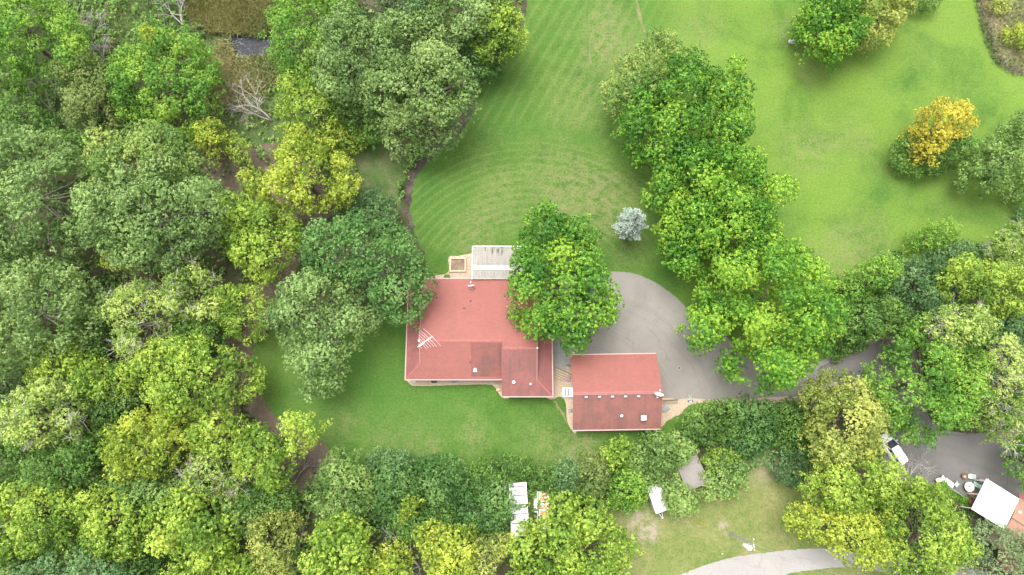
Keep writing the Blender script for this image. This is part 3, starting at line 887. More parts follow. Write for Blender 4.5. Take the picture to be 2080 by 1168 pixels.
# the wing ridge lies further down the picture, where the long north slope has climbed a little more
RZ2 = EZ + slopeN * (hyN - W(1055, 707, RZ1 + 0.3).y)
ry2 = W(1055, 707, RZ2).y
slopeW = (RZ2 - EZ) / (ry2 - hyS2)
gx0, gx1 = W(852, 720, 5.0).x, W(1090.5, 720, 5.0).x     # gable ends above the side roofs
wx = W(1020, 740, 4.8).x                                  # step between main roof and wing
runW, runE = gx0 - hx0, hx1 - gx1
house = empty('house', ((hx0 + hx1) / 2, (hyS + hyN) / 2, 0), 'large house with red shingle roof, TV aerial and grimy patch, beside the garage', 'house')
zN = lambda y: EZ + slopeN * (hyN - y)
zS = lambda y: EZ + slopeS * (y - hyS)
zW = lambda y: EZ + slopeW * (y - hyS2)
hipS, hipW_ = hyS + runW, hyS2 + runE
hipN0, hipN1 = hyN - runW * 1.25, hyN - runE * 1.25
# north slope (one plane across both ridges)
Np = [Vector((hx0, hyN, EZ)), Vector((hx1, hyN, EZ)), Vector((gx1, hipN1, zN(hipN1))), Vector((gx1, ry2, RZ2)), Vector((wx, ry2, RZ2)), Vector((wx, ry1, RZ1)), Vector((gx0, ry1, RZ1)), Vector((gx0, hipN0, zN(hipN0)))]
roof(house, 'roof_slope', Np, M['sh_n'])
Sp = [Vector((hx0, hyS, EZ)), Vector((wx, hyS, EZ)), Vector((wx, ry1, RZ1)), Vector((gx0, ry1, RZ1)), Vector((gx0, hipS, zS(hipS)))]
roof(house, 'roof_slope', Sp, M['sh_s'])
Wp = [Vector((wx + 0.004, hyS2, EZ)), Vector((hx1, hyS2, EZ)), Vector((gx1, hipW_, zW(hipW_))), Vector((gx1, ry2, RZ2)), Vector((wx + 0.004, ry2, RZ2))]
roof(house, 'roof_slope', Wp, M['sh_wing'], label='stained south slope of the right wing')
zh0, zh1 = zS(hipS), zW(hipW_)
roof(house, 'side_roof', [Vector((hx0, hyS, EZ)), Vector((gx0, hipS, zh0)), Vector((gx0, hipN0, zN(hipN0))), Vector((hx0, hyN, EZ))], M['sh_ew'])
roof(house, 'side_roof', [Vector((hx1, hyS2, EZ)), Vector((gx1, hipW_, zh1)), Vector((gx1, hipN1, zN(hipN1))), Vector((hx1, hyN, EZ))], M['sh_ew'])
# the grimy replaced patch of the south slope, one course proud of the rest
px0 = W(957, 720, 4.7).x
pp = [Vector((px0, hyS + 0.35, zS(hyS + 0.35))), Vector((wx - 0.05, hyS + 0.35, zS(hyS + 0.35))), Vector((wx - 0.05, ry1 - 0.25, zS(ry1 - 0.25))), Vector((px0 - 0.05, ry1 - 0.25, zS(ry1 - 0.25)))]
roof(house, 'roof_patch', [p + Vector((0, 0, 0.012)) for p in pp], M['sh_patch'], 0.01, 'brownish grimy rectangle of shingles')
# gable walls above the side roofs, and the step wall between the two ridges
def tri(name, pts, mat, nx):
    mb = MB(); n = len(pts)
    back = [Vector(p) + Vector((nx, 0, 0)) for p in pts]
    mb.add([Vector(p) for p in pts] + back, [tuple(range(n)), tuple(range(2 * n - 1, n - 1, -1))] + [(n + i, n + (i + 1) % n, (i + 1) % n, i) for i in range(n)])
    return mb.build(name, mat, house)
tri('gable_wall', [(gx0 + .15, hipS, zh0 - .3), (gx0 + .15, hipN0, zh0 - .3), (gx0 + .15, ry1, RZ1 - .18)], M['siding'], 0.1)
tri('gable_wall', [(gx1 - .15, hipW_, zh1 - .3), (gx1 - .15, hipN1, zh1 - .3), (gx1 - .15, ry2, RZ2 - .18)], M['siding'], -0.1)
tri('gable_wall', [(wx + .02, hyS2, EZ - .25), (wx + .02, hyS, EZ - .25), (wx + .02, ry1, RZ1 - .1), (wx + .02, ry2, RZ2 - .17)], M['siding'], 0.1)
# ridge caps made of single cap shingles
def ridge_caps(parent, a, b, n, mat, w=0.17):
    a, b = Vector(a), Vector(b)
    mb = MB()
    for i in range(n):
        p, q = a.lerp(b, i / n), a.lerp(b, (i + 0.96) / n)
        t = (q - p).normalized(); s = Vector((-t.y, t.x, 0)).normalized() * w
        lo, hi = Vector((0, 0, -0.035)), Vector((0, 0, 0.05))
        mb.add([p + s + lo, p + hi * 0.8, p - s + lo, q + s + lo, q + hi, q - s + lo], [(0, 1, 4, 3), (1, 2, 5, 4), (0, 2, 1), (3, 4, 5), (0, 3, 5, 2)])
    return mb.build('ridge_cap', mat, parent)
ridge_caps(house, (gx0, ry1, RZ1), (wx, ry1, RZ1), 36, M['ridge'])
ridge_caps(house, (wx, ry2, RZ2), (gx1, ry2, RZ2), 16, M['ridge'])
ridge_caps(house, (hx0, hyS, EZ + .02), (gx0, hipS, zh0 + .02), 8, M['ridge'], 0.12)
ridge_caps(house, (hx1, hyS2, EZ + .02), (gx1, hipW_, zh1 + .02), 8, M['ridge'], 0.12)
# gutters and rake trim
def trim(parent, name, a, b, w=0.13, h=0.14, mat=None):
    return MB().bar(a, b, w, h).build(name, mat or M['trim'], parent)
e = 0.067
for a, b_ in (((hx0, hyS - e, EZ - .05), (wx - .02, hyS - e, EZ - .05)), ((wx + .02, hyS2 - e, EZ - .05), (hx1, hyS2 - e, EZ - .05)), ((hx0 - e, hyS - .13, EZ - .05), (hx0 - e, hyN + .13, EZ - .05)),
              ((hx1 + e, hyS2 - .13, EZ - .05), (hx1 + e, hyN + .13, EZ - .05)), ((hx0, hyN + e, EZ - .05), (hx1, hyN + e, EZ - .05))):
    trim(house, 'gutter', a, b_)
trim(house, 'rake_trim', (gx0 - .03, hipS, zh0 + .01), (gx0 - .03, ry1, RZ1 + .01), 0.06, 0.16)
trim(house, 'rake_trim', (gx0 - .03, hipN0, zN(hipN0) + .01), (gx0 - .03, ry1, RZ1 + .01), 0.06, 0.16)
trim(house, 'rake_trim', (gx1 + .03, hipW_, zh1 + .01), (gx1 + .03, ry2, RZ2 + .01), 0.06, 0.16)
trim(house, 'rake_trim', (gx1 + .03, hipN1, zN(hipN1) + .01), (gx1 + .03, ry2, RZ2 + .01), 0.06, 0.16)
trim(house, 'rake_trim', (wx - .03, hyS2, EZ), (wx - .03, ry2, RZ2 + .01), 0.06, 0.14, M['ridge'])
for p in ((gx0 - .05, ry1, RZ1 + .05), (gx1 + .05, ry2, RZ2 + .05)):
    MB().box(p, (.16, .2, .16)).build('finial_block', M['white'], house)
# walls below with windows and a door
ov = 0.55
mb = MB(); mb.box(((hx0 + wx) / 2 + ov / 2, (hyS + hyN) / 2, EZ / 2 - .12), (wx - hx0 - ov, hyN - hyS - 2 * ov, EZ - .04)); mb.build('wall', M['siding'], house)
mb = MB(); mb.box(((wx + hx1) / 2 - ov / 2 + .2, (hyS2 + hyN) / 2, EZ / 2 - .125), (hx1 - wx - ov - .4, hyN - hyS2 - 2 * ov, EZ - .05)); mb.build('wall', M['siding'], house)
def window(parent, c, w, h, ax):
    """framed window on a wall that faces -y ('s'), +y ('n'), -x ('w') or +x ('e')"""
    sgn = {'s': (0, -1), 'n': (0, 1), 'w': (-1, 0), 'e': (1, 0)}[ax]
    c = Vector(c); mb = MB()
    hor = Vector((abs(sgn[1]), abs(sgn[0]), 0)); out = Vector((sgn[0], sgn[1], 0))
    def sz(a, zz): return (a if hor.x else .08, a if hor.y else .08, zz)
    for s in (-1, 1):
        mb.box(c + hor * (s * w / 2) + out * .04, sz(.09, h + .09)); mb.box(c + Vector((0, 0, s * h / 2)) + out * .043, sz(w - .09, .09))
    f = mb.build('window', M['white'], parent)
    MB().box(c + out * .01, (w if hor.x else .05, w if hor.y else .05, h)).build('pane', M['glass'], f)
for x_ in (hx0 + 3, hx0 + 6.5, hx0 + 10): window(house, (x_, hyS + ov, 1.5), 1.3, 1.2, 's')
for x_ in (wx + 2, wx + 4.6): window(house, (x_, hyS2 + ov, 1.5), 1.2, 1.2, 's')
for y_ in (hyS2 + 4, hyS2 + 9): window(house, (hx1 - .95 + .2 - .05 + .05, y_, 1.5), 1.2, 1.2, 'e')
for y_ in (hyS + 3, hyS + 8): window(house, (hx0 + ov, y_, 1.5), 1.2, 1.2, 'w')
# pipes and vents that belong to the roof
def pipe(parent, px, py, zf, r, h, mat, name='vent_pipe', cap=False):
    p = W(px, py, 4.5)
    for _ in range(4): p = W(px, py, zf(p.y) + h * 0.5)
    z = zf(p.y); mb = MB()
    mb.lathe((p.x, p.y, z - .1), [(r * 1.9, 0), (r * 1.9, .13), (r, .16), (r, .1 + h)], 10)
    if cap: mb.lathe((p.x, p.y, z + h), [(r * 1.7, 0), (r * 1.7, .05), (r * .4, .14)], 10)
    return mb.build(name, mat, parent)
pipe(house, 955.5, 611, zN, .07, .3, M['dark']); pipe(house, 942.5, 625.5, zN, .07, .3, M['dark'])
pipe(house, 954.5, 734.5, zS, .09, .3, M['dark']); pipe(house, 1043.5, 776, zW, .12, .45, M['bright'], cap=True); pipe(house, 1078, 780, zW, .11, .3, M['grey'], cap=True)
# white slant-back hood on the south slope
p = W(965, 751, 4.2); p = W(965, 751, zS(p.y) + .2); z = zS(p.y)
mb = MB(); mb.hexa([(p.x - .32, p.y - .3, z - .1), (p.x + .32, p.y - .3, z - .1), (p.x + .15, p.y + .25, z + .1), (p.x - .15, p.y + .25, z + .1)], [(p.x - .26, p.y - .24, z + .14), (p.x + .26, p.y - .24, z + .14), (p.x + .1, p.y + .2, z + .42), (p.x - .1, p.y + .2, z + .42)])
mb.build('vent_hood', M['white'], house)

# ------------------------------------------------------------------ the garage
gz = 2.75; gr = 5.45
A, B, C_, D_ = W(1161, 721.5, gz), W(1333, 718.5, gz), W(1340.5, 871, gz), W(1162, 873.5, gz)
gc = (A + B + C_ + D_) / 4
ang = math.atan2((B - A).y, (B - A).x) * 0.5 + math.atan2((C_ - D_).y, (C_ - D_).x) * 0.5
ux, uy = Vector((math.cos(ang), math.sin(ang), 0)), Vector((-math.sin(ang), math.cos(ang), 0))
gw = ((B - A).dot(ux) + (C_ - D_).dot(ux)) / 2; gd = ((A - D_).dot(uy) + (B - C_).dot(uy)) / 2
def G(u, v, z): return gc + ux * u + uy * v + Vector((0, 0, z - gz))
rv = (W(1255, 797.5, gr) - gc).dot(uy)
garage = empty('garage', (gc.x, gc.y, 0), 'detached garage with red shingle roof and a row of ridge vents beside the driveway', 'garage')
roof(garage, 'roof_slope', [G(-gw / 2, gd / 2, gz), G(gw / 2, gd / 2, gz), G(gw / 2, rv, gr), G(-gw / 2, rv, gr)], M['sh_n'])
roof(garage, 'roof_slope', [G(-gw / 2, -gd / 2, gz), G(gw / 2, -gd / 2, gz), G(gw / 2, rv, gr), G(-gw / 2, rv, gr)], M['sh_gar'], label='weathered darker slope')
mb = MB(); mb.box(gc + Vector((0, 0, -gz / 2 - .12)), (gw - .7, gd - .9, gz - .04), ang); mb.build('wall', M['siding'], garage)
for s in (-1, 1):
    mb = MB(); x_ = s * (gw / 2 - .45)
    pts = [G(x_, -gd / 2 + .5, gz - .15), G(x_, gd / 2 - .5, gz - .15), G(x_, rv, gr - .22)]
    mb.add(pts + [p - ux * (s * .1) for p in pts], [(0, 1, 2), (5, 4, 3), (0, 3, 4, 1), (1, 4, 5, 2), (2, 5, 3, 0)]); mb.build('gable_wall', M['siding'], garage)
    trim(garage, 'rake_trim', G(s * (gw / 2 + .03), -gd / 2, gz - .02), G(s * (gw / 2 + .03), rv, gr - .02), .05, .16, M['ridge'])
    trim(garage, 'rake_trim', G(s * (gw / 2 + .03), gd / 2, gz - .02), G(s * (gw / 2 + .03), rv, gr - .02), .05, .16, M['ridge'])
    trim(garage, 'gutter', G(-gw / 2, s * (gd / 2 + e), gz - .05), G(gw / 2, s * (gd / 2 + e), gz - .05))
ridge_caps(garage, G(-gw / 2, rv, gr), G(gw / 2, rv, gr), 40, M['ridge'])
MB().bar(G(-gw / 2 + .1, rv - .22, gr - .02), G(gw / 2 - .9, rv - .22, gr - .02), .035).build('conduit', M['trim'], garage)
zG = lambda v: gr - (gr - gz) * (rv - v) / (rv + gd / 2)
slp = math.atan((gr - gz) / (rv + gd / 2))
for k, px in enumerate((1190.5, 1217.5, 1244, 1270.5, 1297)):          # box vents below the ridge
    u = (W(px, 801, gr) - gc).dot(ux); v = rv - .48; z = zG(v)
    R = Matrix((ux, uy, Vector((0, 0, 1)))).transposed() @ Matrix.Rotation(slp, 3, 'X')
    mb = MB(); c = G(u, v, z + .1)
    mb.bevbox(c, (.42, .42, .26), mat=R, bev=.05); bv = mb.build('box_vent', M['dark'], garage)
    MB().box(c + R @ Vector((0, .05, .145)), (.44, .32, .025), mat=R).build('vent_lid', M['grey'], bv)
v = (W(1262, 845, 3.6) - gc).dot(uy); u = (W(1262, 845, 3.6) - gc).dot(ux); c = G(u, v, zG(v))
mb = MB(); mb.lathe(c - Vector((0, 0, .1)), [(.16, 0), (.16, .13), (.09, .17), (.09, .5)], 10); mb.lathe(c + Vector((0, 0, .4)), [(.16, 0), (.16, .06), (.03, .12)], 10); mb.build('vent_pipe', M['white'], garage)
v = (W(1306, 849, 3.6) - gc).dot(uy); u = (W(1306, 849, 3.6) - gc).dot(ux); c = G(u, v, zG(v))
mb = MB(); mb.box(c + Vector((0, 0, .25)), (.62, .55, .8), ang); ch = mb.build('chimney', M['grey'], garage)
mb = MB(); t = .66
b4 = [c + ux * (x * .36) + uy * (y * .33) + Vector((0, 0, t)) for x, y in ((-1, -1), (1, -1), (1, 1), (-1, 1))]
t4 = [c + ux * (x * .36 * .25 - .05) + uy * (y * .33) + Vector((0, 0, t + .22)) for x, y in ((-1, -1), (1, -1), (1, 1), (-1, 1))]
mb.hexa(b4, t4); mb.build('chimney_cap', M['bright'], ch)
for k in (-1, 1):                                                     # garage doors towards the drive
    mb = MB(); mb.box(G(k * 2.6, gd / 2 - .43, 1.1), (3.6, .06, 2.1), ang); dr = mb.build('door', M['white'], garage)
    for j in range(4): MB().box(G(k * 2.6, gd / 2 - .39, .32 + j * .52), (3.4, .04, .44), ang).build('door_panel', M['white'], dr)

# ------------------------------------------------------------------ aerial and dishes
def dish(label, px, py, zroof, r, face, tilt=75):
    base = W(px, py, zroof + .5); base.z = zroof
    root = empty('satellite_dish', base, label, 'satellite dish', 'satellite dishes on the roofs')
    MB().tube([base - Vector((0, 0, .1)), base + Vector((0, 0, .55)), base + Vector((0, 0, .75)) + Vector((math.cos(face), math.sin(face), 0)) * .1], .035, 6).build('mast', M['grey'], root)
    MB().box(base + Vector((0, 0, .0)), (.3, .3, .06)).build('foot', M['grey'], root)
    R = Matrix.Rotation(face, 3, 'Z') @ Matrix.Rotation(math.radians(tilt), 3, 'Y')
    c = base + Vector((0, 0, .85)) + Vector((math.cos(face), math.sin(face), 0)) * .12
    prof = [(r * f, .22 * r * f * f * 1.6) for f in (.02, .35, .65, .85, 1.0)] + [(r * .98, .36 * r + .03), (r * .8, .25 * r), (r * .4, .1 * r), (.01, .03)]
    MB().lathe(c, prof, 20, R).build('reflector', M['white'], root, True)
    tip = c + R @ Vector((-.15 * r, 0, r * 1.35))
    MB().tube([c + R @ Vector((r * .95, 0, .25 * r)), tip], .02, 5).build('feed_arm', M['grey'], root)
    MB().lathe(tip, [(.03, -.09), (.075, -.06), (.075, .08), (.04, .11)], 8, R).build('feed_horn', M['white'], root)
    return root
dish('satellite dish on the house roof below the slatted patio cover', 957.5, 585, zN(W(957, 585, 3.3).y), .48, math.radians(96), 72)
gv = (W(1337, 803, gr) - gc).dot(uy)
dish('satellite dish on the garage roof at the driveway end of the ridge', 1337, 806, zG(gv), .62, math.radians(80), 64)

def antenna():
    base = W(861, 699, RZ1 - .1); base.z = RZ1 - .25
    root = empty('tv_antenna', base, 'long toothed TV aerial on a mast at the left end of the house ridge', 'aerial')
    top = base + Vector((0, 0, 1.7))
    MB().tube([base - Vector((0, 0, .2)), top + Vector((0, 0, .1))], .03, 6).build('mast', M['bright'], root)
    a, b_ = W(848.5, 705, top.z), W(878, 683, top.z)
    MB().bar(a, b_, .045).build('boom', M['bright'], root)
    t = (b_ - a).normalized()
    el = [(.12, .35, .5), (.3, .9, 1.0), (.42, 1.2, 1.1), (.55, 1.5, 1.2), (.68, 1.7, 1.45), (.80, 1.9, 1.65), (.99, 1.75, 1.95)]
    for f, l1, l2 in el:
        c = a.lerp(b_, f); s = Vector((-t.y, t.x, 0)); sw = t * .18
        MB().tube([c + s * l1 * .9 - sw * l1, c + Vector((0, 0, .03)), c - s * l2 * .9 - sw * (-.4) * l2], .012, 5).build('element', M['bright'], root)
    MB().box(a.lerp(b_, .22), (.28, .16, .1), math.atan2(t.y, t.x)).build('balun', M['bright'], root)
antenna()

# ------------------------------------------------------------------ patio cover with slats and panels
pz = 3.25
a, b_, c_, d_ = W(959.5, 502, pz), W(1062, 500, pz), W(1062, 566, pz), W(960, 567.5, pz)
x0, x1, y1, y0 = (a.x + d_.x) / 2, b_.x, (a.y + b_.y) / 2, (c_.y + d_.y) / 2
pat = empty('patio_cover', ((x0 + x1) / 2, (y0 + y1) / 2, 0), 'flat patio cover of pale grey slats with black mould stains, behind the red house', 'patio cover')
m, nt, b = newmat('pale_slat')
co = objco(nt)
c = ramp(nt, noise(nt, mapping(nt, co, scale=(2, .4, 1)), 2.0, 5, .7), [(.3, (.185, .168, .147)), (.7, (.27, .252, .225))])
msk = None
for (qx, qy, r) in ((1019, 506, .9), (1012, 507, .7), (1002, 505, .6), (985, 505, .4), (1000, 511, .4), (1021, 510, .5)):
    q = W(qx, qy, pz); dn = N(nt, 'ShaderNodeVectorMath', operation='DISTANCE')
    nt.links.new(mapping(nt, co, scale=(2.2, .8, 1)), dn.inputs[0]); dn.inputs[1].default_value = ((q.x - (x0 + x1) / 2) * 2.2, (q.y - (y0 + y1) / 2) * .8, pz)
    k = mrange(nt, dn.outputs['Value'], r * .3, r * 1.25, 1, 0)
    msk = k if msk is None else math_n(nt, 'MAXIMUM', msk, k)
msk = math_n(nt, 'MULTIPLY', msk, mrange(nt, noise(nt, mapping(nt, co, scale=(5, .8, 1)), 1.2, 3, .6), .42, .58))
c = mix(nt, math_n(nt, 'MULTIPLY', msk, .85), c, (.035, .028, .028))
nt.links.new(c, b.inputs['Base Color']); b.inputs['Roughness'].default_value = .7
slatm = m
ns = 34
for i in range(ns):                                                   # long slats, each its own part
    x_ = x0 + (x1 - x0) * (i + .5) / ns
    MB().bevbox((x_, (y0 + y1) / 2, pz - .02), ((x1 - x0) / ns * .80, y1 - y0, .05 + .008 * (i % 3)), bev=.012).build('slat', slatm, pat)
nr = 17
for j in range(nr):
    y_ = y0 + (y1 - y0) * (j + .5) / nr
    MB().box(((x0 + x1) / 2, y_, pz + .025), (x1 - x0 - .04, .075, .03)).build('batten', slatm, pat)
yb = y0 + (y1 - y0) * .345
MB().box(((x0 + x1) / 2, yb, pz + .06), (x1 - x0 - .06, .62, .035)).build('ridge_panel', plain('clean_panel', (.29, .282, .262), .5, var=.05), pat)
MB().box((x0 - .03, (y0 + y1) / 2, pz), (.08, y1 - y0 + .1, .14)).build('edge_trim', M['white'], pat)
MB().box(((x0 + x1) / 2, y1 + .05, pz - .002), (x1 - x0, .08, .14)).build('edge_trim', M['white'], pat)
MB().box(((x0 + x1) / 2, y0 + .04, pz - .1), (x1 - x0 - .1, .08, .13)).build('beam', M['white'], pat)
for q in ((x0 + .2, y1 - .2), (x1 - .2, y1 - .2), ((x0 + x1) / 2, y1 - .2)):
    MB().box((*q, pz / 2 - .05), (.14, .14, pz - .1)).build('post', M['white'], pat)
mb = MB(); mb.box(((x0 + x1) / 2, (y0 + y1) / 2, .03), (x1 - x0 + .4, y1 - y0 + .3, .09)); tag(mb.build('patio', M['concrete']), kind='structure')

# sandbox
sb = empty('sandbox', W(930, 537), 'square timber framed sandbox of brown sand next to the patio cover', 'sandbox')
q = [W(913.5, 523.5), W(947.5, 523), W(946.5, 553), W(914, 553.5)]
sx0, sx1, sy0, sy1 = q[0].x, q[1].x, q[2].y, q[0].y
MB().box(((sx0 + sx1) / 2, (sy0 + sy1) / 2, .08), (sx1 - sx0 - .4, sy1 - sy0 - .4, .1)).build('sand', M['sand'], sb)
for c, s in ((((sx0 + sx1) / 2, sy1 - .13, .15), (sx1 - sx0, .26, .3)), (((sx0 + sx1) / 2, sy0 + .13, .15), (sx1 - sx0, .26, .3)), ((sx0 + .13, (sy0 + sy1) / 2, .15), (.26, sy1 - sy0 - .53, .296)), ((sx1 - .13, (sy0 + sy1) / 2, .15), (.26, sy1 - sy0 - .53, .296))):
    MB().bevbox(c, s, bev=.03).build('board', M['post'], sb)

# ------------------------------------------------------------------ between house and garage
st = empty('garden_steps', W(1143, 764), 'shallow garden steps edged with dark timbers between house and garage', 'steps')
for k in range(5):
    a = W(1128.5, 747 + k * 5.0); b_ = W(1161 - k * 4.6, 761.5 + k * 3.2)
    z = .12 + .035 * (5 - k)
    t = (b_ - a).normalized(); s = Vector((t.y, -t.x, 0))
    MB().bar(a + Vector((0, 0, z)), b_ + Vector((0, 0, z)), .10, .16).build('edge_timber', M['timber_d'], st)
    lo = [a + s * .05, b_ + s * .05, b_ + s * .32, a + s * .32]
    MB().hexa([p + Vector((0, 0, .03)) for p in lo[::-1]], [p + Vector((0, 0, z + .05)) for p in lo[::-1]]).build('tread', M['gravel'], st)
fb = empty('flower_bed', W(1153, 768), 'round bed of pink and pale blue flowers against the garage wall', 'flower bed')
pts = []
c = W(1153, 769)
mb = MB()
for k in range(14):
    a = math.pi * (.15 + 1.7 * k / 13); p = c + Vector((math.cos(a) * .78, math.sin(a) * .72, .07))
    MB().bevbox(p, (.22, .14, .16), a + math.pi / 2, .03).build('edging_stone', plain('pinkish_stone', (.46, .34, .30), .9) if k == 0 else bpy.data.materials['pinkish_stone'], fb)
rg = np.random.default_rng(5)
k = 260
P = np.array(c)[None] + np.stack([rg.normal(0, .27, k), rg.normal(0, .25, k), rg.uniform(.08, .4, k)], 1)
tag(leaf_mesh('flowers', P, unit(rg.normal(0, .4, (k, 3)) + [0, 0, 1]), rg.normal(0, 1, (k, 3)), np.full(k, .13), np.full(k, .11), rg.uniform(0, 1, k), leafmat('petals', (.09, .14, .05), (.55, .34, .38), (.46, .46, .66)), fb, fb.location), kind='stuff')
a, b_ = W(1144, 788.5, .5), W(1165, 805.5, .5)
gl = empty('garden_landing', ((a.x + b_.x) / 2, (a.y + b_.y) / 2, 0), 'small white slatted landing against the left side of the garage', 'landing')
n_ = 7; w_ = (b_.x - a.x) / n_
for i in range(n_):
    MB().bevbox((a.x + w_ * (i + .5), (a.y + b_.y) / 2, .46), (w_ * .84, a.y - b_.y - .15, .06), bev=.015).build('slat', M['white'] if i not in (1, 3) else M['concrete'], gl)
for y_ in (a.y, b_.y): MB().box(((a.x + b_.x) / 2, y_, .47), (b_.x - a.x + .1, .12, .14)).build('rail', M['white'], gl)
MB().box((a.x, (a.y + b_.y) / 2, .468), (.13, a.y - b_.y - .13, .136)).build('rail', M['white'], gl)
for q in ((a.x + .06, a.y - .1), (a.x + .06, b_.y + .1), (b_.x - .1, a.y - .1), (b_.x - .1, b_.y + .1)):
    MB().box((*q, .2), (.1, .1, .42)).build('leg', M['white'], gl)

def rock(label, px, py, rx, ry, rz, mat, seed, rot=0.0):
    bm = bmesh.new(); bmesh.ops.create_icosphere(bm, subdivisions=3, radius=1)
    r = random.Random(seed); dirs = [(Vector((r.gauss(0, 1), r.gauss(0, 1), r.gauss(0, 1))).normalized(), r.uniform(.72, .95)) for _ in range(12)]
    R = Matrix.Rotation(rot, 3, 'Z')
    for v in bm.verts:
        q = v.co.copy()
        for dd, l in dirs:
            s = q.dot(dd)
            if s > l: q -= dd * (s - l)
        v.co = R @ Vector((q.x * rx, q.y * ry, max(-.05, q.z * rz + rz * .45)))
    me = bpy.data.meshes.new('boulder'); bm.to_mesh(me); bm.free()
    o = link_mesh('boulder', me, None, mat); o.location = W(px, py)
    return tag(o, label, 'boulder', 'boulders')
rock('pale boulder alone on the lawn near the dark tree at the top edge', 1607, 86, .52, .42, .55, M['rock'], 3)
rock('flat grey boulder on tan gravel beside the driveway end of the garage', 1351.5, 831, .62, .40, .32, M['rock_g'], 4, .15)
rock('small grey boulder in the gravel strip left of the garage', 1158.5, 834, .36, .24, .25, M['rock_g'], 7, -.5)
rock('whitish boulder in gravel at the lower left corner of the house', 842, 775, .30, .26, .25, M['rock'], 9)
rock('rounded tan boulder in the gravel corner below the roof step', 1014, 792, .50, .30, .28, M['post'], 12)
for k, px in enumerate((882, 923.5)):
    p = W(px, 775.5)
    ww = empty('window_well', p, ('dark window well under the eave nearest the aerial', 'greyer window well under the house eave, right of the dark one')[k], 'window well', 'window wells along the house')
    pts = [(p.x - .5, p.y + .4, 0), (p.x - .5, p.y - .05, 0), (p.x - .3, p.y - .3, 0), (p.x + .3, p.y - .3, 0), (p.x + .5, p.y - .05, 0), (p.x + .5, p.y + .4, 0)]
    mb = MB()
    for q, r_ in zip(pts[:-1], pts[1:]): mb.bar(Vector(q) + Vector((0, 0, .12)), Vector(r_) + Vector((0, 0, .12)), .05, .28)
    mb.build('rim', M['grey'], ww)
    MB().slab([Vector(q) + Vector((0, 0, .06)) for q in pts], .04).build('cover', M['dark'] if k == 0 else M['rock_g'], ww)
tb = empty('timber_wall', W(1359, 815.5), 'low grey landscape timber wall beside the garage on the drive edge', 'timber wall')
for k in range(3):
    a, b_ = W(1343, 820 - k * 2.6), W(1376, 818 - k * 2.9)
    MB().bar(a + Vector((0, 0, .12 + .01 * k)), b_ + Vector((0, 0, .12 + .01 * k)), .17, .22).build('timber', M['timber'] if k != 2 else M['timber_d'], tb)
p = W(1402, 814.5)
bl = empty('hand_trolley', p, 'faded blue hand trolley lying on the gravel edge of the drive', 'trolley')
for s in (-1, 1):
    MB().tube([p + Vector((s * .13, -.1, .12)), p + Vector((s * .13, .62, .14)), p + Vector((s * .24, .92, .16))], .035, 6).build('rail', M['blue'], bl)
    MB().lathe(p + Vector((s * .30, -.02, .15)), [(.03, -.05), (.15, -.05), (.15, .05), (.03, .05)], 12, Matrix.Rotation(math.pi / 2, 3, 'Y')).build('wheel', M['dark'], bl)
MB().box(p + Vector((0, -.14, .13)), (.62, .2, .06)).build('toe_plate', M['blue'], bl)
for y_ in (.2, .45, .7): MB().box(p + Vector((0, y_, .15)), (.3, .07, .035)).build('crossbar', M['blue'], bl)
mh = empty('drain_cover', W(1379.5, 747.5), 'small dark round drain cover in the driveway beyond the garage', 'drain cover')
MB().lathe(W(1379.5, 747.5), [(.2, .0), (.2, .034), (.17, .036)], 16).build('lid', M['dark'], mh)
MB().lathe(W(1379.5, 747.5), [(.24, .0), (.24, .030), (.205, .031)], 16).build('ring', M['grey'], mh)

# ------------------------------------------------------------------ trailers and shed in the hedge
def quad_frame(pix, z):
    P = [W(x, y, z) for x, y in pix]                                   # top-left, top-right, bottom-right, bottom-left
    c = sum(P, Vector()) / 4
    u = ((P[1] - P[0]) + (P[2] - P[3])) / 2
    v = ((P[0] - P[3]) + (P[1] - P[2])) / 2
    return c, u.length, v.length, math.atan2(u.y, u.x)

z = 2.9
c, w, l, a = quad_frame([(1036, 981), (1070, 980), (1073.5, 1088), (1037, 1091)], z)
tr = empty('cargo_trailer', (c.x, c.y, 0), 'long white seamed trailer roof half under the dark bushes', 'trailer')
R = Matrix.Rotation(a, 3, 'Z')
fc = lambda u, v, zz: Vector((c.x, c.y, 0)) + R @ Vector((u, v, zz))
MB().box(fc(0, 0, 1.75), (w, l, 2.2), a).build('body', M['trailer'], tr)
cuts = [l / 2] + [l / 2 - (y - 980.5) / 109 * l for y in (988.5, 1007, 1026, 1044.7, 1063)] + [-l / 2]
for k in range(6):
    m_, s_ = (cuts[k] + cuts[k + 1]) / 2, cuts[k] - cuts[k + 1]
    MB().bevbox(fc(0, m_, 2.88), (w - .12, s_ - .10, .06), a, .02).build('roof_panel', M['trailer'], tr)
for k in range(1, 6): MB().box(fc(0, cuts[k], 2.87), (w, .09, .05), a).build('roof_seam', M['dark'], tr)
for s in (-1, 1): MB().box(fc(s * (w / 2 - .02), 0, 2.88), (.07, l, .10), a).build('edge_rail', M['bright'], tr)
MB().box(fc(-.15, cuts[4] + .45, 2.93), (.7, .6, .08), a).build('roof_hatch', M['grey'], tr)
for s in (-1, 1):
    for v in (-.6, .5):
        MB().lathe(fc(s * (w / 2 - .2), v, .42), [(.2, -.12), (.42, -.12), (.42, .12), (.2, .12)], 14, Matrix.Rotation(math.pi / 2, 3, 'Y')).build('wheel', M['dark'], tr)

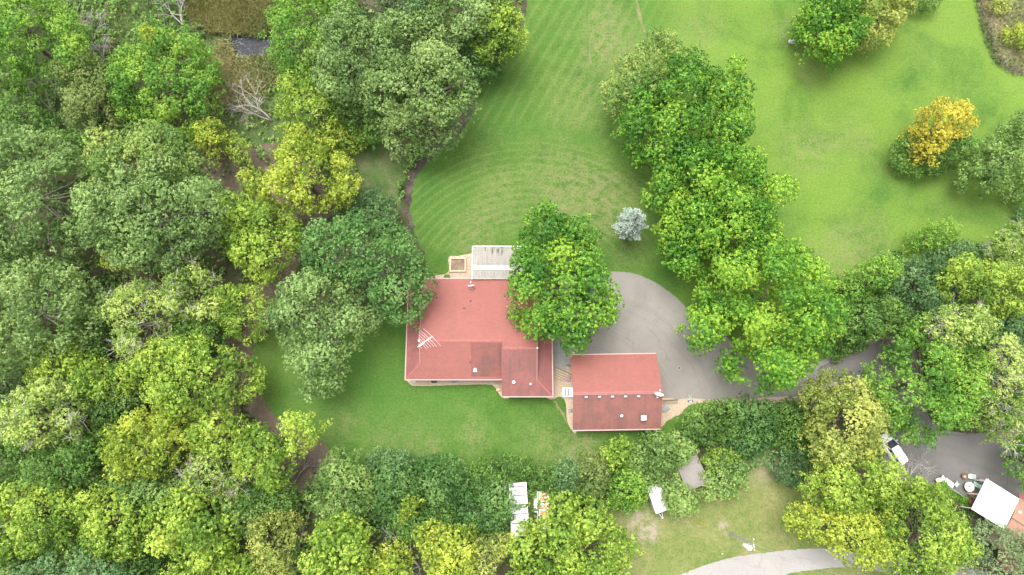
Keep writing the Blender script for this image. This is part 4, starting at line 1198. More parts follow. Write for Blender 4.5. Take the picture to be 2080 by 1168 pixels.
z = 2.0
c, w, l, a = quad_frame([(1092, 998.5), (1114, 998), (1116, 1075), (1093.5, 1074)], z)
rt = empty('rusty_trailer', (c.x, c.y, 0), 'rust patched old flat trailer right of the white trailer, under the bright tree', 'trailer')
R = Matrix.Rotation(a, 3, 'Z')
fc = lambda u, v, zz: Vector((c.x, c.y, 0)) + R @ Vector((u, v, zz))
MB().box(fc(.05, 0, 1.2), (w - .1, l - .05, 1.4), a).build('body', M['bright'], rt)
MB().box(fc(-w / 2 + .02, 0, 1.98), (.16, l + .1, .14), a).build('edge_rail', M['dark'], rt)
MB().box(fc(-w / 2 - .07, 0, 1.2), (.06, l, 1.5), a).build('side_board', M['bright'], rt)
MB().box(fc(0, -l / 2 - .06, 1.2), (w, .08, 1.4), a).build('tail_board', M['dark'], rt)
m, nt, b = newmat('rust_patch')
co = objco(nt)
nt.links.new(ramp(nt, noise(nt, co, 1.5, 6, .7, .6), [(.36, (.30, .10, .032)), (.50, (.46, .19, .07)), (.58, (.56, .46, .38)), (.7, (.66, .65, .63))]), b.inputs['Base Color'])
b.inputs['Roughness'].default_value = .8
np_ = 6
for k in range(np_):
    v = l / 2 - l * (k + .5) / np_
    MB().bevbox(fc(.06, v, 1.93), (w - .2, l / np_ - .07, .10), a, .03).build('deck_panel', m, rt)
    MB().box(fc(.06, v - l / np_ / 2 + .02, 1.96), (w - .2, .14, .12), a).build('cross_rail', M['bright'], rt)
MB().box(fc(-w / 2 - .32, .6, 1.2), (.42, 1.9, .5), a).build('side_locker', M['white'], rt)
for s in (-1, 1): MB().lathe(fc(s * (w / 2 - .15), -.3, .4), [(.2, -.12), (.4, -.12), (.4, .12), (.2, .12)], 14, Matrix.Rotation(math.pi / 2, 3, 'Y')).build('wheel', M['dark'], rt)

z = 2.5
c, w, l, a = quad_frame([(1316, 989), (1341, 981), (1357, 1034.5), (1331.5, 1043.5)], z)
ct = empty('camper_trailer', (c.x, c.y, 0), 'white boxy trailer with drawbar, tilted beside the grey shed', 'trailer')
R = Matrix.Rotation(a, 3, 'Z')
fc = lambda u, v, zz: Vector((c.x, c.y, 0)) + R @ Vector((u, v, zz))
MB().bevbox(fc(0, 0, 1.45), (w, l, 2.0), a, .06).build('body', M['trailer'], ct)
MB().bevbox(fc(0, 0, 2.48), (w - .1, l - .1, .06), a, .03).build('roof_panel', M['trailer'], ct)
for s in (-1, 1): MB().box(fc(s * w / 2, 0, 2.40), (.06, l, .12), a).build('edge_rail', M['bright'], ct)
MB().box(fc(0, -l / 2, 2.40), (w, .07, .12), a).build('edge_rail', M['bright'], ct)
MB().box(fc(-w / 2 + .35, -l / 2 + .4, 2.54), (.34, .34, .09), a).build('roof_vent', M['grey'], ct)
MB().box(fc(-w / 2 + .3, l / 2 - .6, 2.54), (.3, .3, .09), a).build('roof_vent', M['grey'], ct)
MB().box(fc(-w / 2 - .01, .2, 1.7), (.05, 1.0, .6), a).build('window', M['glass'], ct)
MB().bar(fc(-.35, -l / 2, .5), fc(0, -l / 2 - 1.1, .5), .09).build('drawbar', M['grey'], ct)
MB().bar(fc(.35, -l / 2, .5), fc(0.05, -l / 2 - 1.1, .5), .09).build('drawbar', M['grey'], ct)
MB().lathe(fc(.02, -l / 2 - 1.1, .3), [(.06, -.28), (.05, .3), (.12, .33), (.05, .4)], 8).build('jack', M['bright'], ct)
for s in (-1, 1): MB().lathe(fc(s * (w / 2 - .02), -.2, .36), [(.2, -.1), (.36, -.1), (.36, .1), (.2, .1)], 14, R @ Matrix.Rotation(math.pi / 2, 3, 'Y')).build('wheel', M['dark'], ct)

z = 2.6
c, w, l, a = quad_frame([(1371, 941), (1415, 923.5), (1441, 980), (1397, 999)], z)
sh = empty('garden_shed', (c.x, c.y, 0), 'shed with worn pale grey shingle roof half buried in the apple-green bushes', 'shed')
R = Matrix.Rotation(a, 3, 'Z')
fc = lambda u, v, zz: Vector((c.x, c.y, 0)) + R @ Vector((u, v, zz))
MB().box(fc(0, 0, 1.1), (w - .4, l - .4, 2.3), a).build('wall', M['siding'], sh)
MB().slab([fc(-w / 2, -l / 2, 2.5), fc(w / 2, -l / 2, 2.5), fc(w / 2, 0, 2.72), fc(-w / 2, 0, 2.72)], .1).build('roof_slope', M['sh_grey'], sh)
MB().slab([fc(-w / 2, 0, 2.72), fc(w / 2, 0, 2.72), fc(w / 2, l / 2, 2.5), fc(-w / 2, l / 2, 2.5)], .1).build('roof_slope', M['sh_grey'], sh)
MB().box(fc(0, -l / 2 + .17, 1.0), (1.2, .08, 1.9), a).build('door', M['timber'], sh)

# ------------------------------------------------------------------ the neighbour's house with its white awning
z = 2.9
AW = [(2007, 975), (2071.5, 1016), (2037, 1072), (1972, 1032)]
c, w, l, a = quad_frame(AW, z)
aw = empty('patio_awning', (c.x, c.y, 0), 'bright white flat awning roof joined to the tan roofed house', 'awning')
R = Matrix.Rotation(a, 3, 'Z')
fc = lambda u, v, zz: Vector((c.x, c.y, 0)) + R @ Vector((u, v, zz))
white2 = plain('awning_white', (.86, .86, .85), .4, var=.02)
npan = 9
for k in range(npan):
    MB().bevbox(fc(-w / 2 + w * (k + .5) / npan, 0, z - .04), (w / npan - .012, l, .08), a, .01).build('panel', white2, aw)
for s in (-1, 1):
    MB().box(fc(0, s * (l / 2 + .03), z - .05), (w + .1, .06, .16), a).build('fascia', white2, aw)
    MB().box(fc(s * (w / 2 + .03), 0, z - .05), (.06, l, .16), a).build('fascia', white2, aw)
for s, t in ((-1, -1), (-1, 1), (-1, 0)): MB().box(fc(s * (w / 2 - .15), t * (l / 2 - .15), 1.4), (.1, .1, 2.8), a).build('post', M['white'], aw)
nh = empty('neighbour_house', fc(w / 2 + 3.2, -1, 0), 'tan shingle roofed house at the right edge behind the white awning', 'house')
hz = 3.0
r0, r1 = w / 2 + .1, w / 2 + 9
MB().slab([fc(r0, -4.6, hz - .35), fc(r1, -4.6, hz - .35), fc(r1, -.55, hz + .25), fc(r0, -.55, hz + .25)], .12).build('roof_slope', M['sh_tan'], nh)
MB().slab([fc(r0, -.55, hz + .25), fc(r1, -.55, hz + .25), fc(r1, l / 2 + .3, hz - .25), fc(r0, l / 2 + .3, hz - .25)], .12).build('roof_slope', M['sh_tan'], nh)
MB().bar(fc(r0, -.55, hz + .26), fc(r1, -.55, hz + .26), .14, .06).build('ridge_cap', M['timber_d'], nh)
MB().box(fc((r0 + r1) / 2, -.9, 1.35), (r1 - r0 - .4, 6.6, 2.6), a).build('wall', M['siding'], nh)
MB().slab([fc(r0 + .1, l / 2 + .3, hz - .5), fc(r0 + 5, l / 2 + .3, hz - .5), fc(r0 + 5, l / 2 + 1.5, hz - .9), fc(r0 + .1, l / 2 + 1.1, hz - .9)], .1).build('porch_roof', M['sh_n'], nh)
MB().slab([fc(r0 + 1.2, -6.8, hz - .9), fc(r1, -6.8, hz - .9), fc(r1, -4.5, hz - .4), fc(r0 + 1.2, -4.5, hz - .4)], .1).build('porch_roof', M['sh_ew'], nh)
MB().lathe(fc(r0 + .55, .75, hz - .05), [(.12, 0), (.12, .3), (.2, .32), (.04, .42)], 10).build('vent_pipe', M['white'], nh)
MB().bevbox(fc(-w / 2 + 4.4, l / 2 + .5, .25), (1.7, .5, .5), a, .03).build('step', M['concrete'], nh)

# ------------------------------------------------------------------ things on the yard
def chair(px, py, rz, label, seatm, framem, wid=.55):
    c = W(px, py); t = empty('garden_chair', c, label, 'chair', 'garden chairs on the yard')
    R = Matrix.Rotation(rz, 3, 'Z'); f = lambda x, y, z_: c + R @ Vector((x, y, z_))
    MB().bevbox(f(0, 0, .42), (wid, .5, .06), rz, .02).build('seat', seatm, t)
    MB().hexa([f(-wid / 2, .24, .44), f(wid / 2, .24, .44), f(wid / 2, .29, .44), f(-wid / 2, .29, .44)], [f(-wid / 2, .42, .95), f(wid / 2, .42, .95), f(wid / 2, .47, .95), f(-wid / 2, .47, .95)]).build('backrest', seatm, t)
    for x, y in ((-1, -1), (1, -1), (1, 1), (-1, 1)): MB().box(f(x * (wid / 2 - .03), y * .22, .2), (.04, .04, .4), rz).build('leg', framem, t)
    for x in (-1, 1): MB().box(f(x * wid / 2, .03, .62), (.05, .5, .04), rz).build('armrest', framem, t)
    return t
M['palegreen'] = plain('pale_green_fabric', (.36, .44, .40), .8)
M['green'] = plain('faded_green_paint', (.20, .34, .24), .7)
M['redp'] = plain('red_paint', (.40, .065, .055), .5)
M['cream'] = plain('cream_top', (.62, .55, .45), .6, var=.06)
M['paleblue'] = plain('pale_blue_cloth', (.50, .56, .62), .8)
M['slate'] = plain('slate_cloth', (.14, .155, .185), .8)
M['pink'] = plain('pale_pink_cloth', (.56, .36, .36), .8)
M['terracotta'] = plain('terracotta', (.30, .10, .055), .8)
M['brown'] = plain('brown_cover', (.13, .075, .05), .8, var=.3)
c = W(1962.5, 988.5)
t = empty('round_table', c, 'round cream garden table with a small pot, on the dark yard', 'table')
MB().lathe(c + Vector((0, 0, .70)), [(.60, 0), (.66, .015), (.66, .045), (.64, .06)], 28).build('tabletop', M['cream'], t)
MB().lathe(c, [(.3, 0), (.28, .04), (.05, .08), (.05, .68), (.2, .70)], 14).build('pedestal', M['grey'], t)
pc = W(1967.5, 987.5, .76)
t = empty('flower_pot', pc, 'tiny pot standing on the round cream table', 'pot')
MB().lathe(pc + Vector((0, 0, .001)), [(.07, 0), (.10, .14), (.085, .14), (.07, .1)], 12).build('pot', M['terracotta'], t)
MB().lathe(pc + Vector((.14, -.05, .001)), [(.05, 0), (.06, .1), (.03, .12)], 10).build('cup', M['rock_g'], t)
c = W(1955.5, 966.5)
t = empty('fire_bowl', c, 'round brown fire bowl next to the pale garden chair', 'fire bowl')
MB().lathe(c, [(.14, .05), (.3, .18), (.40, .4), (.42, .48), (.36, .48), (.28, .3), (.05, .22)], 18).build('bowl', M['brown'], t, True)
MB().lathe(c + Vector((.08, -.08, .25)), [(.2, 0), (.17, .1), (.02, .13)], 10).build('ash', M['post'], t)
for k in range(3): a2 = k * 2.1; MB().bar(c + Vector((.3 * math.cos(a2), .3 * math.sin(a2), 0)), c + Vector((.24 * math.cos(a2), .24 * math.sin(a2), .25)), .05).build('leg', M['dark'], t)
chair(1966.5, 967, math.radians(-95), 'pale white-green garden chair beside the brown fire bowl', M['palegreen'], M['white'])
chair(1939, 984, math.radians(40), 'faded green garden chair at the foot of the pale blue lounger', M['palegreen'], M['green'])
c = W(1987, 984.5)
ua = math.radians(-30)
t = empty('green_bench', W(1982, 985.5), 'narrow faded green bench by the corner of the white awning', 'bench')
R = Matrix.Rotation(ua, 3, 'Z'); f = lambda x, y, z_: W(1982, 985.5) + R @ Vector((x, y, z_))
for k in range(4): MB().bevbox(f(0, -.24 + k * .16, .44), (1.25, .14, .05), ua, .01).build('slat', M['green'] if k % 2 else M['palegreen'], t)
for x in (-.5, .5): MB().box(f(x, 0, .2), (.08, .5, .4), ua).build('leg', M['green'], t)
c = W(1990, 976)
t = empty('barbecue', c, 'dark round barbecue with red lid and side handle near the awning', 'barbecue')
MB().lathe(c + Vector((-.34, .02, .55)), [(.1, 0), (.30, .1), (.36, .25), (.36, .30), (.30, .42), (.05, .52)], 18).build('kettle', M['slate'], t, True)
MB().bevbox(c + Vector((.30, -.04, .68)), (.62, .56, .34), -.4, .12).build('lid', M['redp'], t)
MB().box(c + Vector((.30, -.04, .3)), (.5, .45, .55), -.4).build('cabinet', M['dark'], t)
MB().bar(c + Vector((.66, -.3, .75)), c + Vector((.72, .26, .75)), .05).build('handle', M['white'], t)
for k in range(3): a2 = k * 2.1; MB().bar(c + Vector((-.34 + .3 * math.cos(a2), .02 + .3 * math.sin(a2), 0)), c + Vector((-.34 + .16 * math.cos(a2), .02 + .16 * math.sin(a2), .6)), .04).build('leg', M['dark'], t)
c = W(1972, 1006)
t = empty('planter', c, 'terracotta planter of rusty red dried flowers beside the low kerb', 'planter')
MB().lathe(c, [(.22, 0), (.32, .35), (.34, .4), (.29, .4), (.27, .3)], 16).build('pot', M['green'], t)
k = 200; rg = np.random.default_rng(3)
P = np.array(c)[None] + np.stack([rg.normal(0, .24, k), rg.normal(0.05, .22, k), rg.uniform(.35, .8, k)], 1)
tag(leaf_mesh('flowers', P, unit(rg.normal(0, .5, (k, 3)) + [0, 0, 1]), rg.normal(0, 1, (k, 3)), np.full(k, .16), np.full(k, .10), rg.uniform(0, 1, k), leafmat('dry_petals', (.30, .10, .04), (.34, .13, .07), (.42, .34, .22)), t, t.location), kind='stuff')
c = W(1971.5, 1019.5)
t = empty('red_mower', c, 'small red push mower at the corner of the awning and the grass', 'mower')
MB().bevbox(c + Vector((0, 0, .22)), (.6, .48, .22), -.4, .06).build('deck', M['redp'], t)
MB().lathe(c + Vector((.02, 0, .32)), [(.16, 0), (.16, .12), (.1, .18)], 12).build('motor', M['dark'], t)
MB().bar(c + Vector((.25, -.1, .3)), c + Vector((.62, -.3, .8)), .05).build('handle', M['white'], t)
for x in (-.25, .25):
    for y in (-.22, .22): MB().lathe(c + Vector((x, y, .11)), [(.03, -.03), (.11, -.03), (.11, .03), (.03, .03)], 10, Matrix.Rotation(math.pi / 2, 3, 'X')).build('wheel', M['dark'], t)
# lounger, long axis down to the right
c = W(1922, 979); ua = math.radians(-36); R = Matrix.Rotation(ua, 3, 'Z'); f = lambda x, y, z_: c + R @ Vector((x, y, z_))
t = empty('sun_lounger', c, 'pale blue padded sun lounger with slate headrest on the yard edge', 'lounger')
MB().bevbox(f(.2, 0, .42), (1.35, .72, .14), ua, .05).build('cushion', M['paleblue'], t)
MB().hexa([f(-1.25, -.3, .55), f(-.5, -.36, .38), f(-.5, .36, .38), f(-1.25, .3, .55)], [f(-1.25, -.3, .72), f(-.5, -.36, .52), f(-.5, .36, .52), f(-1.25, .3, .72)]).build('headrest', M['slate'], t)
MB().box(f(-.1, 0, .28), (2.0, .62, .06), ua).build('frame', M['slate'], t)
for x in (-.8, .75):
    for y in (-.28, .28): MB().box(f(x, y, .13), (.06, .06, .27), ua).build('leg', M['slate'], t)
c = W(1905, 973.5); ua = math.radians(18)
t = empty('folding_table', c, 'small table under a pale pink and blue cloth left of the lounger', 'table')
R = Matrix.Rotation(ua, 3, 'Z'); f = lambda x, y, z_: c + R @ Vector((x, y, z_))
MB().bevbox(f(-.2, 0, .66), (.95, .55, .05), ua, .015).build('cloth', M['pink'], t)
MB().bevbox(f(.42, .12, .665), (.34, .55, .05), ua, .015).build('cloth', M['paleblue'], t)
for x in (-.5, .4):
    for y in (-.2, .2): MB().box(f(x, y, .32), (.05, .05, .64), ua).build('leg', M['dark'], t)
kb = catmull([W(1918, 984.5), W(1930, 992), W(1948, 1003), W(1964, 1015), W(1969, 1018.5)], 1.0, False)
kr = empty('yard_kerb', W(1945, 1001), 'low grey kerb between the dark yard and the grass under the tree', 'kerb')
for p, q in zip(kb[:-1], kb[1:]):
    MB().bar(p + Vector((0, 0, .1)), p.lerp(q, .97) + Vector((0, 0, .1)), .13, .24).build('kerb_stone', M['rock_g'], kr)

# ------------------------------------------------------------------ the parked car
def car():
    rear, nose = W(1831, 940, .6), W(1795.5, 886, .6)
    c = (rear + nose) / 2; c.z = 0
    head = math.atan2((nose - rear).y, (nose - rear).x)
    root = empty('parked_car', c, 'silver estate car parked under the edge of the golden tree', 'car')
    R = Matrix.Rotation(head, 3, 'Z')
    F = lambda x, y, z_: c + R @ Vector((x, y, z_))
    silver = plain('silver_paint', (.74, .77, .80), .35, .0, .03, spec=.5)
    def loft(name, secs, mat, par=root):
        """secs = (x, half width, bottom, top, shoulder inset)"""
        mb = MB(); vs, fs = [], []
        for x, hw, z0, z1, i in secs:
            ring = [(-hw * .96, z0), (-hw, z0 + (z1 - z0) * .45), (-hw + i * .35, z1 - .09), (-hw + i, z1), (hw - i, z1), (hw - i * .35, z1 - .09), (hw, z0 + (z1 - z0) * .45), (hw * .96, z0)]
            vs += [F(x, y, zz) for y, zz in ring]
        n = 8
        for s in range(len(secs) - 1):
            for k in range(n):
                j = (k + 1) % n
                fs.append((s * n + k, s * n + j, s * n + n + j, s * n + n + k))
        fs += [tuple(range(n)), tuple(range(len(secs) * n - 1, (len(secs) - 1) * n - 1, -1))]
        mb.add(vs, fs); return mb.build(name, mat, par, False)
    loft('body', [(-2.3, .78, .42, .80, .12), (-2.22, .88, .28, .98, .10), (-1.4, .93, .24, 1.02, .09), (.6, .93, .24, 1.02, .09), (1.2, .92, .24, .98, .14), (1.95, .86, .27, .86, .22), (2.25, .72, .36, .72, .22)], silver)
    loft('cabin', [(-2.12, .70, .98, 1.06, .05), (-1.95, .74, 1.0, 1.55, .12), (-1.5, .77, 1.0, 1.62, .14), (.25, .77, 1.0, 1.62, .14), (.55, .76, 1.0, 1.54, .12), (1.22, .72, .96, 1.02, .05)], M['glass'])
    loft('roof_panel', [(-1.98, .60, 1.545, 1.60, .05), (-1.5, .66, 1.60, 1.665, .06), (.1, .66, 1.60, 1.665, .06), (.42, .60, 1.56, 1.615, .05)], silver)
    for s in (-1, 1):
        for x in (-1.15, -.15): MB().bar(F(x, s * .775, 1.02), F(x + .03, s * .69, 1.58), .09, .06).build('pillar', silver, root)
        MB().bar(F(.45, s * .70, 1.57), F(1.2, s * .745, 1.02), .07, .06).build('pillar', silver, root)
        MB().bar(F(-1.95, s * .66, 1.56), F(-2.12, s * .72, 1.02), .10, .08).build('pillar', silver, root)
        MB().bar(F(-1.8, s * .60, 1.70), F(.2, s * .60, 1.70), .04, .04).build('roof_rail', M['grey'], root)
        MB().bevbox(F(.85, s * 1.03, 1.06), (.16, .22, .14), head, .03).build('wing_mirror', silver, root)
        for x in (-1.4, 1.4):
            RW = R @ Matrix.Rotation(math.pi / 2, 3, 'X')
            w_ = MB().lathe(F(x, s * .84, .34), [(.2, -.11), (.31, -.11), (.34, -.07), (.34, .07), (.31, .11), (.2, .11)], 18, RW).build('wheel', M['dark'], root)
            MB().lathe(F(x, s * .86, .34), [(.05, -.10), (.21, -.10), (.21, .10), (.05, .10)], 14, RW).build('rim', M['bright'], w_)
        MB().bevbox(F(-2.27, s * .70, .82), (.10, .22, .24), head, .02).build('tail_light', M['redp'], root)
        MB().bevbox(F(2.12, s * .62, .70), (.22, .30, .12), head, .03).build('headlight', M['bright'], root)
    MB().bevbox(F(-2.3, 0, .48), (.16, 1.62, .24), head, .05).build('bumper', silver, root)
    MB().bevbox(F(2.26, 0, .42), (.14, 1.45, .22), head, .05).build('bumper', silver, root)
    MB().box(F(-2.30, 0, .80), (.03, .5, .12), head).build('number_plate', M['white'], root)
    MB().bar(F(.64, -.5, 1.47), F(1.1, .1, 1.10), .03).build('wiper', M['dark'], root)
car()

# ------------------------------------------------------------------ power pole
B = W(1482, 1083)
pole = empty('power_pole', B, 'grey wooden power pole with crossarm and white transformers on the dry verge', 'power pole')
ph = 9.2
lean = Vector((.15, -.25, 0))
T = B + lean + Vector((0, 0, ph))
MB().tube([B - Vector((0, 0, .1)), T], [.17, .12], 10).build('shaft', M['grey'], pole)
MB().bar(B.lerp(T, .955) + Vector((.13, .72, 0)), B.lerp(T, .955) + Vector((.13, -.72, 0)), .10, .12).build('crossarm', M['timber'], pole)
for y in (-.62, -.28, .6):
    MB().lathe(B.lerp(T, .955) + Vector((.13, y, .06)), [(.04, 0), (.07, .08), (.05, .12), (.07, .18), (.03, .22)], 8).build('insulator', M['white'], pole)
for k, (dx, dy, r) in enumerate(((-.20, -.52, .29), (-.62, -.28, .20))):
    mb = MB(); q = B.lerp(T, .86) + Vector((dx, dy, 0))
    mb.lathe(q, [(r * .7, -.5), (r, -.44), (r, .34), (r * 1.06, .36), (r * 1.06, .42), (r * .3, .48)], 16); tf = mb.build('transformer', M['white'], pole)
    MB().lathe(q + Vector((.05, .05, .42)), [(.04, 0), (.06, .1), (.03, .22)], 8).build('bushing', M['grey'], tf)
    MB().bar(q, B.lerp(T, .86), .06).build('bracket', M['grey'], tf)
def wire(name, a, b_, sag, r, mat, n=14):
    pts = [a.lerp(b_, i / n) - Vector((0, 0, sag * 4 * (i / n) * (1 - i / n))) for i in range(n + 1)]
    return MB().tube(pts, r, 4).build(name, mat, pole)
G0 = W(1406, 1055)
wire('guy_wire', B.lerp(T, .90), G0, 0, .008, M['grey'])
MB().tube([G0.lerp(B.lerp(T, .90), .015), G0.lerp(B.lerp(T, .90), .30)], .035, 6).build('guy_guard', plain('yellow_guard', (.40, .22, .02), .5), pole)
wire('service_wire', B.lerp(T, .97) + Vector((.2, 0, .1)), W(1790, 1200, 8.0), .25, .011, M['grey'])
wire('service_wire', B.lerp(T, .955) + Vector((.13, -.62, .25)), W(1800, 1215, 8.0), .3, .007, M['grey'])
# low marker stake on the verge
ms = empty('marker_stake', W(1466, 1124), 'tiny white marker stake in the dry grass below the power pole', 'stake')
MB().lathe(W(1466, 1124), [(.05, 0), (.05, .55), (.02, .62)], 8).build('shaft', M['white'], ms)

# ------------------------------------------------------------------ foliage colours
PAL = {
    'maple': ((0.04, 0.126, 0.011), (0.099, 0.246, 0.022), (0.251, 0.395, 0.037)),
    'mapleB': ((0.035, 0.113, 0.011), (0.086, 0.221, 0.022), (0.22, 0.364, 0.035)),
    'oak': ((0.062, 0.117, 0.03), (0.144, 0.235, 0.065), (0.258, 0.368, 0.121)),
    'oakpale': ((0.066, 0.127, 0.031), (0.155, 0.244, 0.067), (0.278, 0.376, 0.123)),
    'oaklime': ((0.065, 0.137, 0.028), (0.16, 0.252, 0.056), (0.305, 0.377, 0.096)),
    'deep': ((0.031, 0.088, 0.019), (0.077, 0.175, 0.039), (0.164, 0.284, 0.082)),
    'forest': ((0.04, 0.097, 0.017), (0.089, 0.182, 0.033), (0.169, 0.289, 0.059)),
    'bright': ((0.047, 0.134, 0.016), (0.114, 0.25, 0.031), (0.252, 0.386, 0.054)),
    'lime': ((0.074, 0.149, 0.017), (0.18, 0.285, 0.033), (0.363, 0.466, 0.072)),
    'yellow': ((0.092, 0.155, 0.016), (0.224, 0.301, 0.033), (0.421, 0.477, 0.065)),
    'gold': ((0.106, 0.154, 0.027), (0.23, 0.282, 0.057), (0.422, 0.448, 0.109)),
    'pale': ((0.093, 0.16, 0.027), (0.214, 0.311, 0.063), (0.4, 0.49, 0.127)),
    'olive': ((0.079, 0.132, 0.03), (0.143, 0.198, 0.052), (0.226, 0.276, 0.085)),
    'blue': ((0.041, 0.097, 0.031), (0.093, 0.182, 0.062), (0.168, 0.283, 0.106)),
    'apple': ((0.065, 0.134, 0.029), (0.144, 0.246, 0.058), (0.272, 0.379, 0.106)),
    'orange': ((0.233, 0.215, 0.024), (0.407, 0.352, 0.034), (0.543, 0.477, 0.072)),
    'grey': ((0.086, 0.143, 0.058), (0.151, 0.224, 0.098), (0.237, 0.307, 0.15)),
}
LM = {k: leafmat(k + '_leaf', *v) for k, v in PAL.items()}

WL, WB, HG, DR, RE, LT = ('woodland trees left of the house', 'trees along the bottom edge', 'hedge shrubs below the house', 'big maples beside the driveway', 'trees by the right edge', 'trees at the lawn edge')
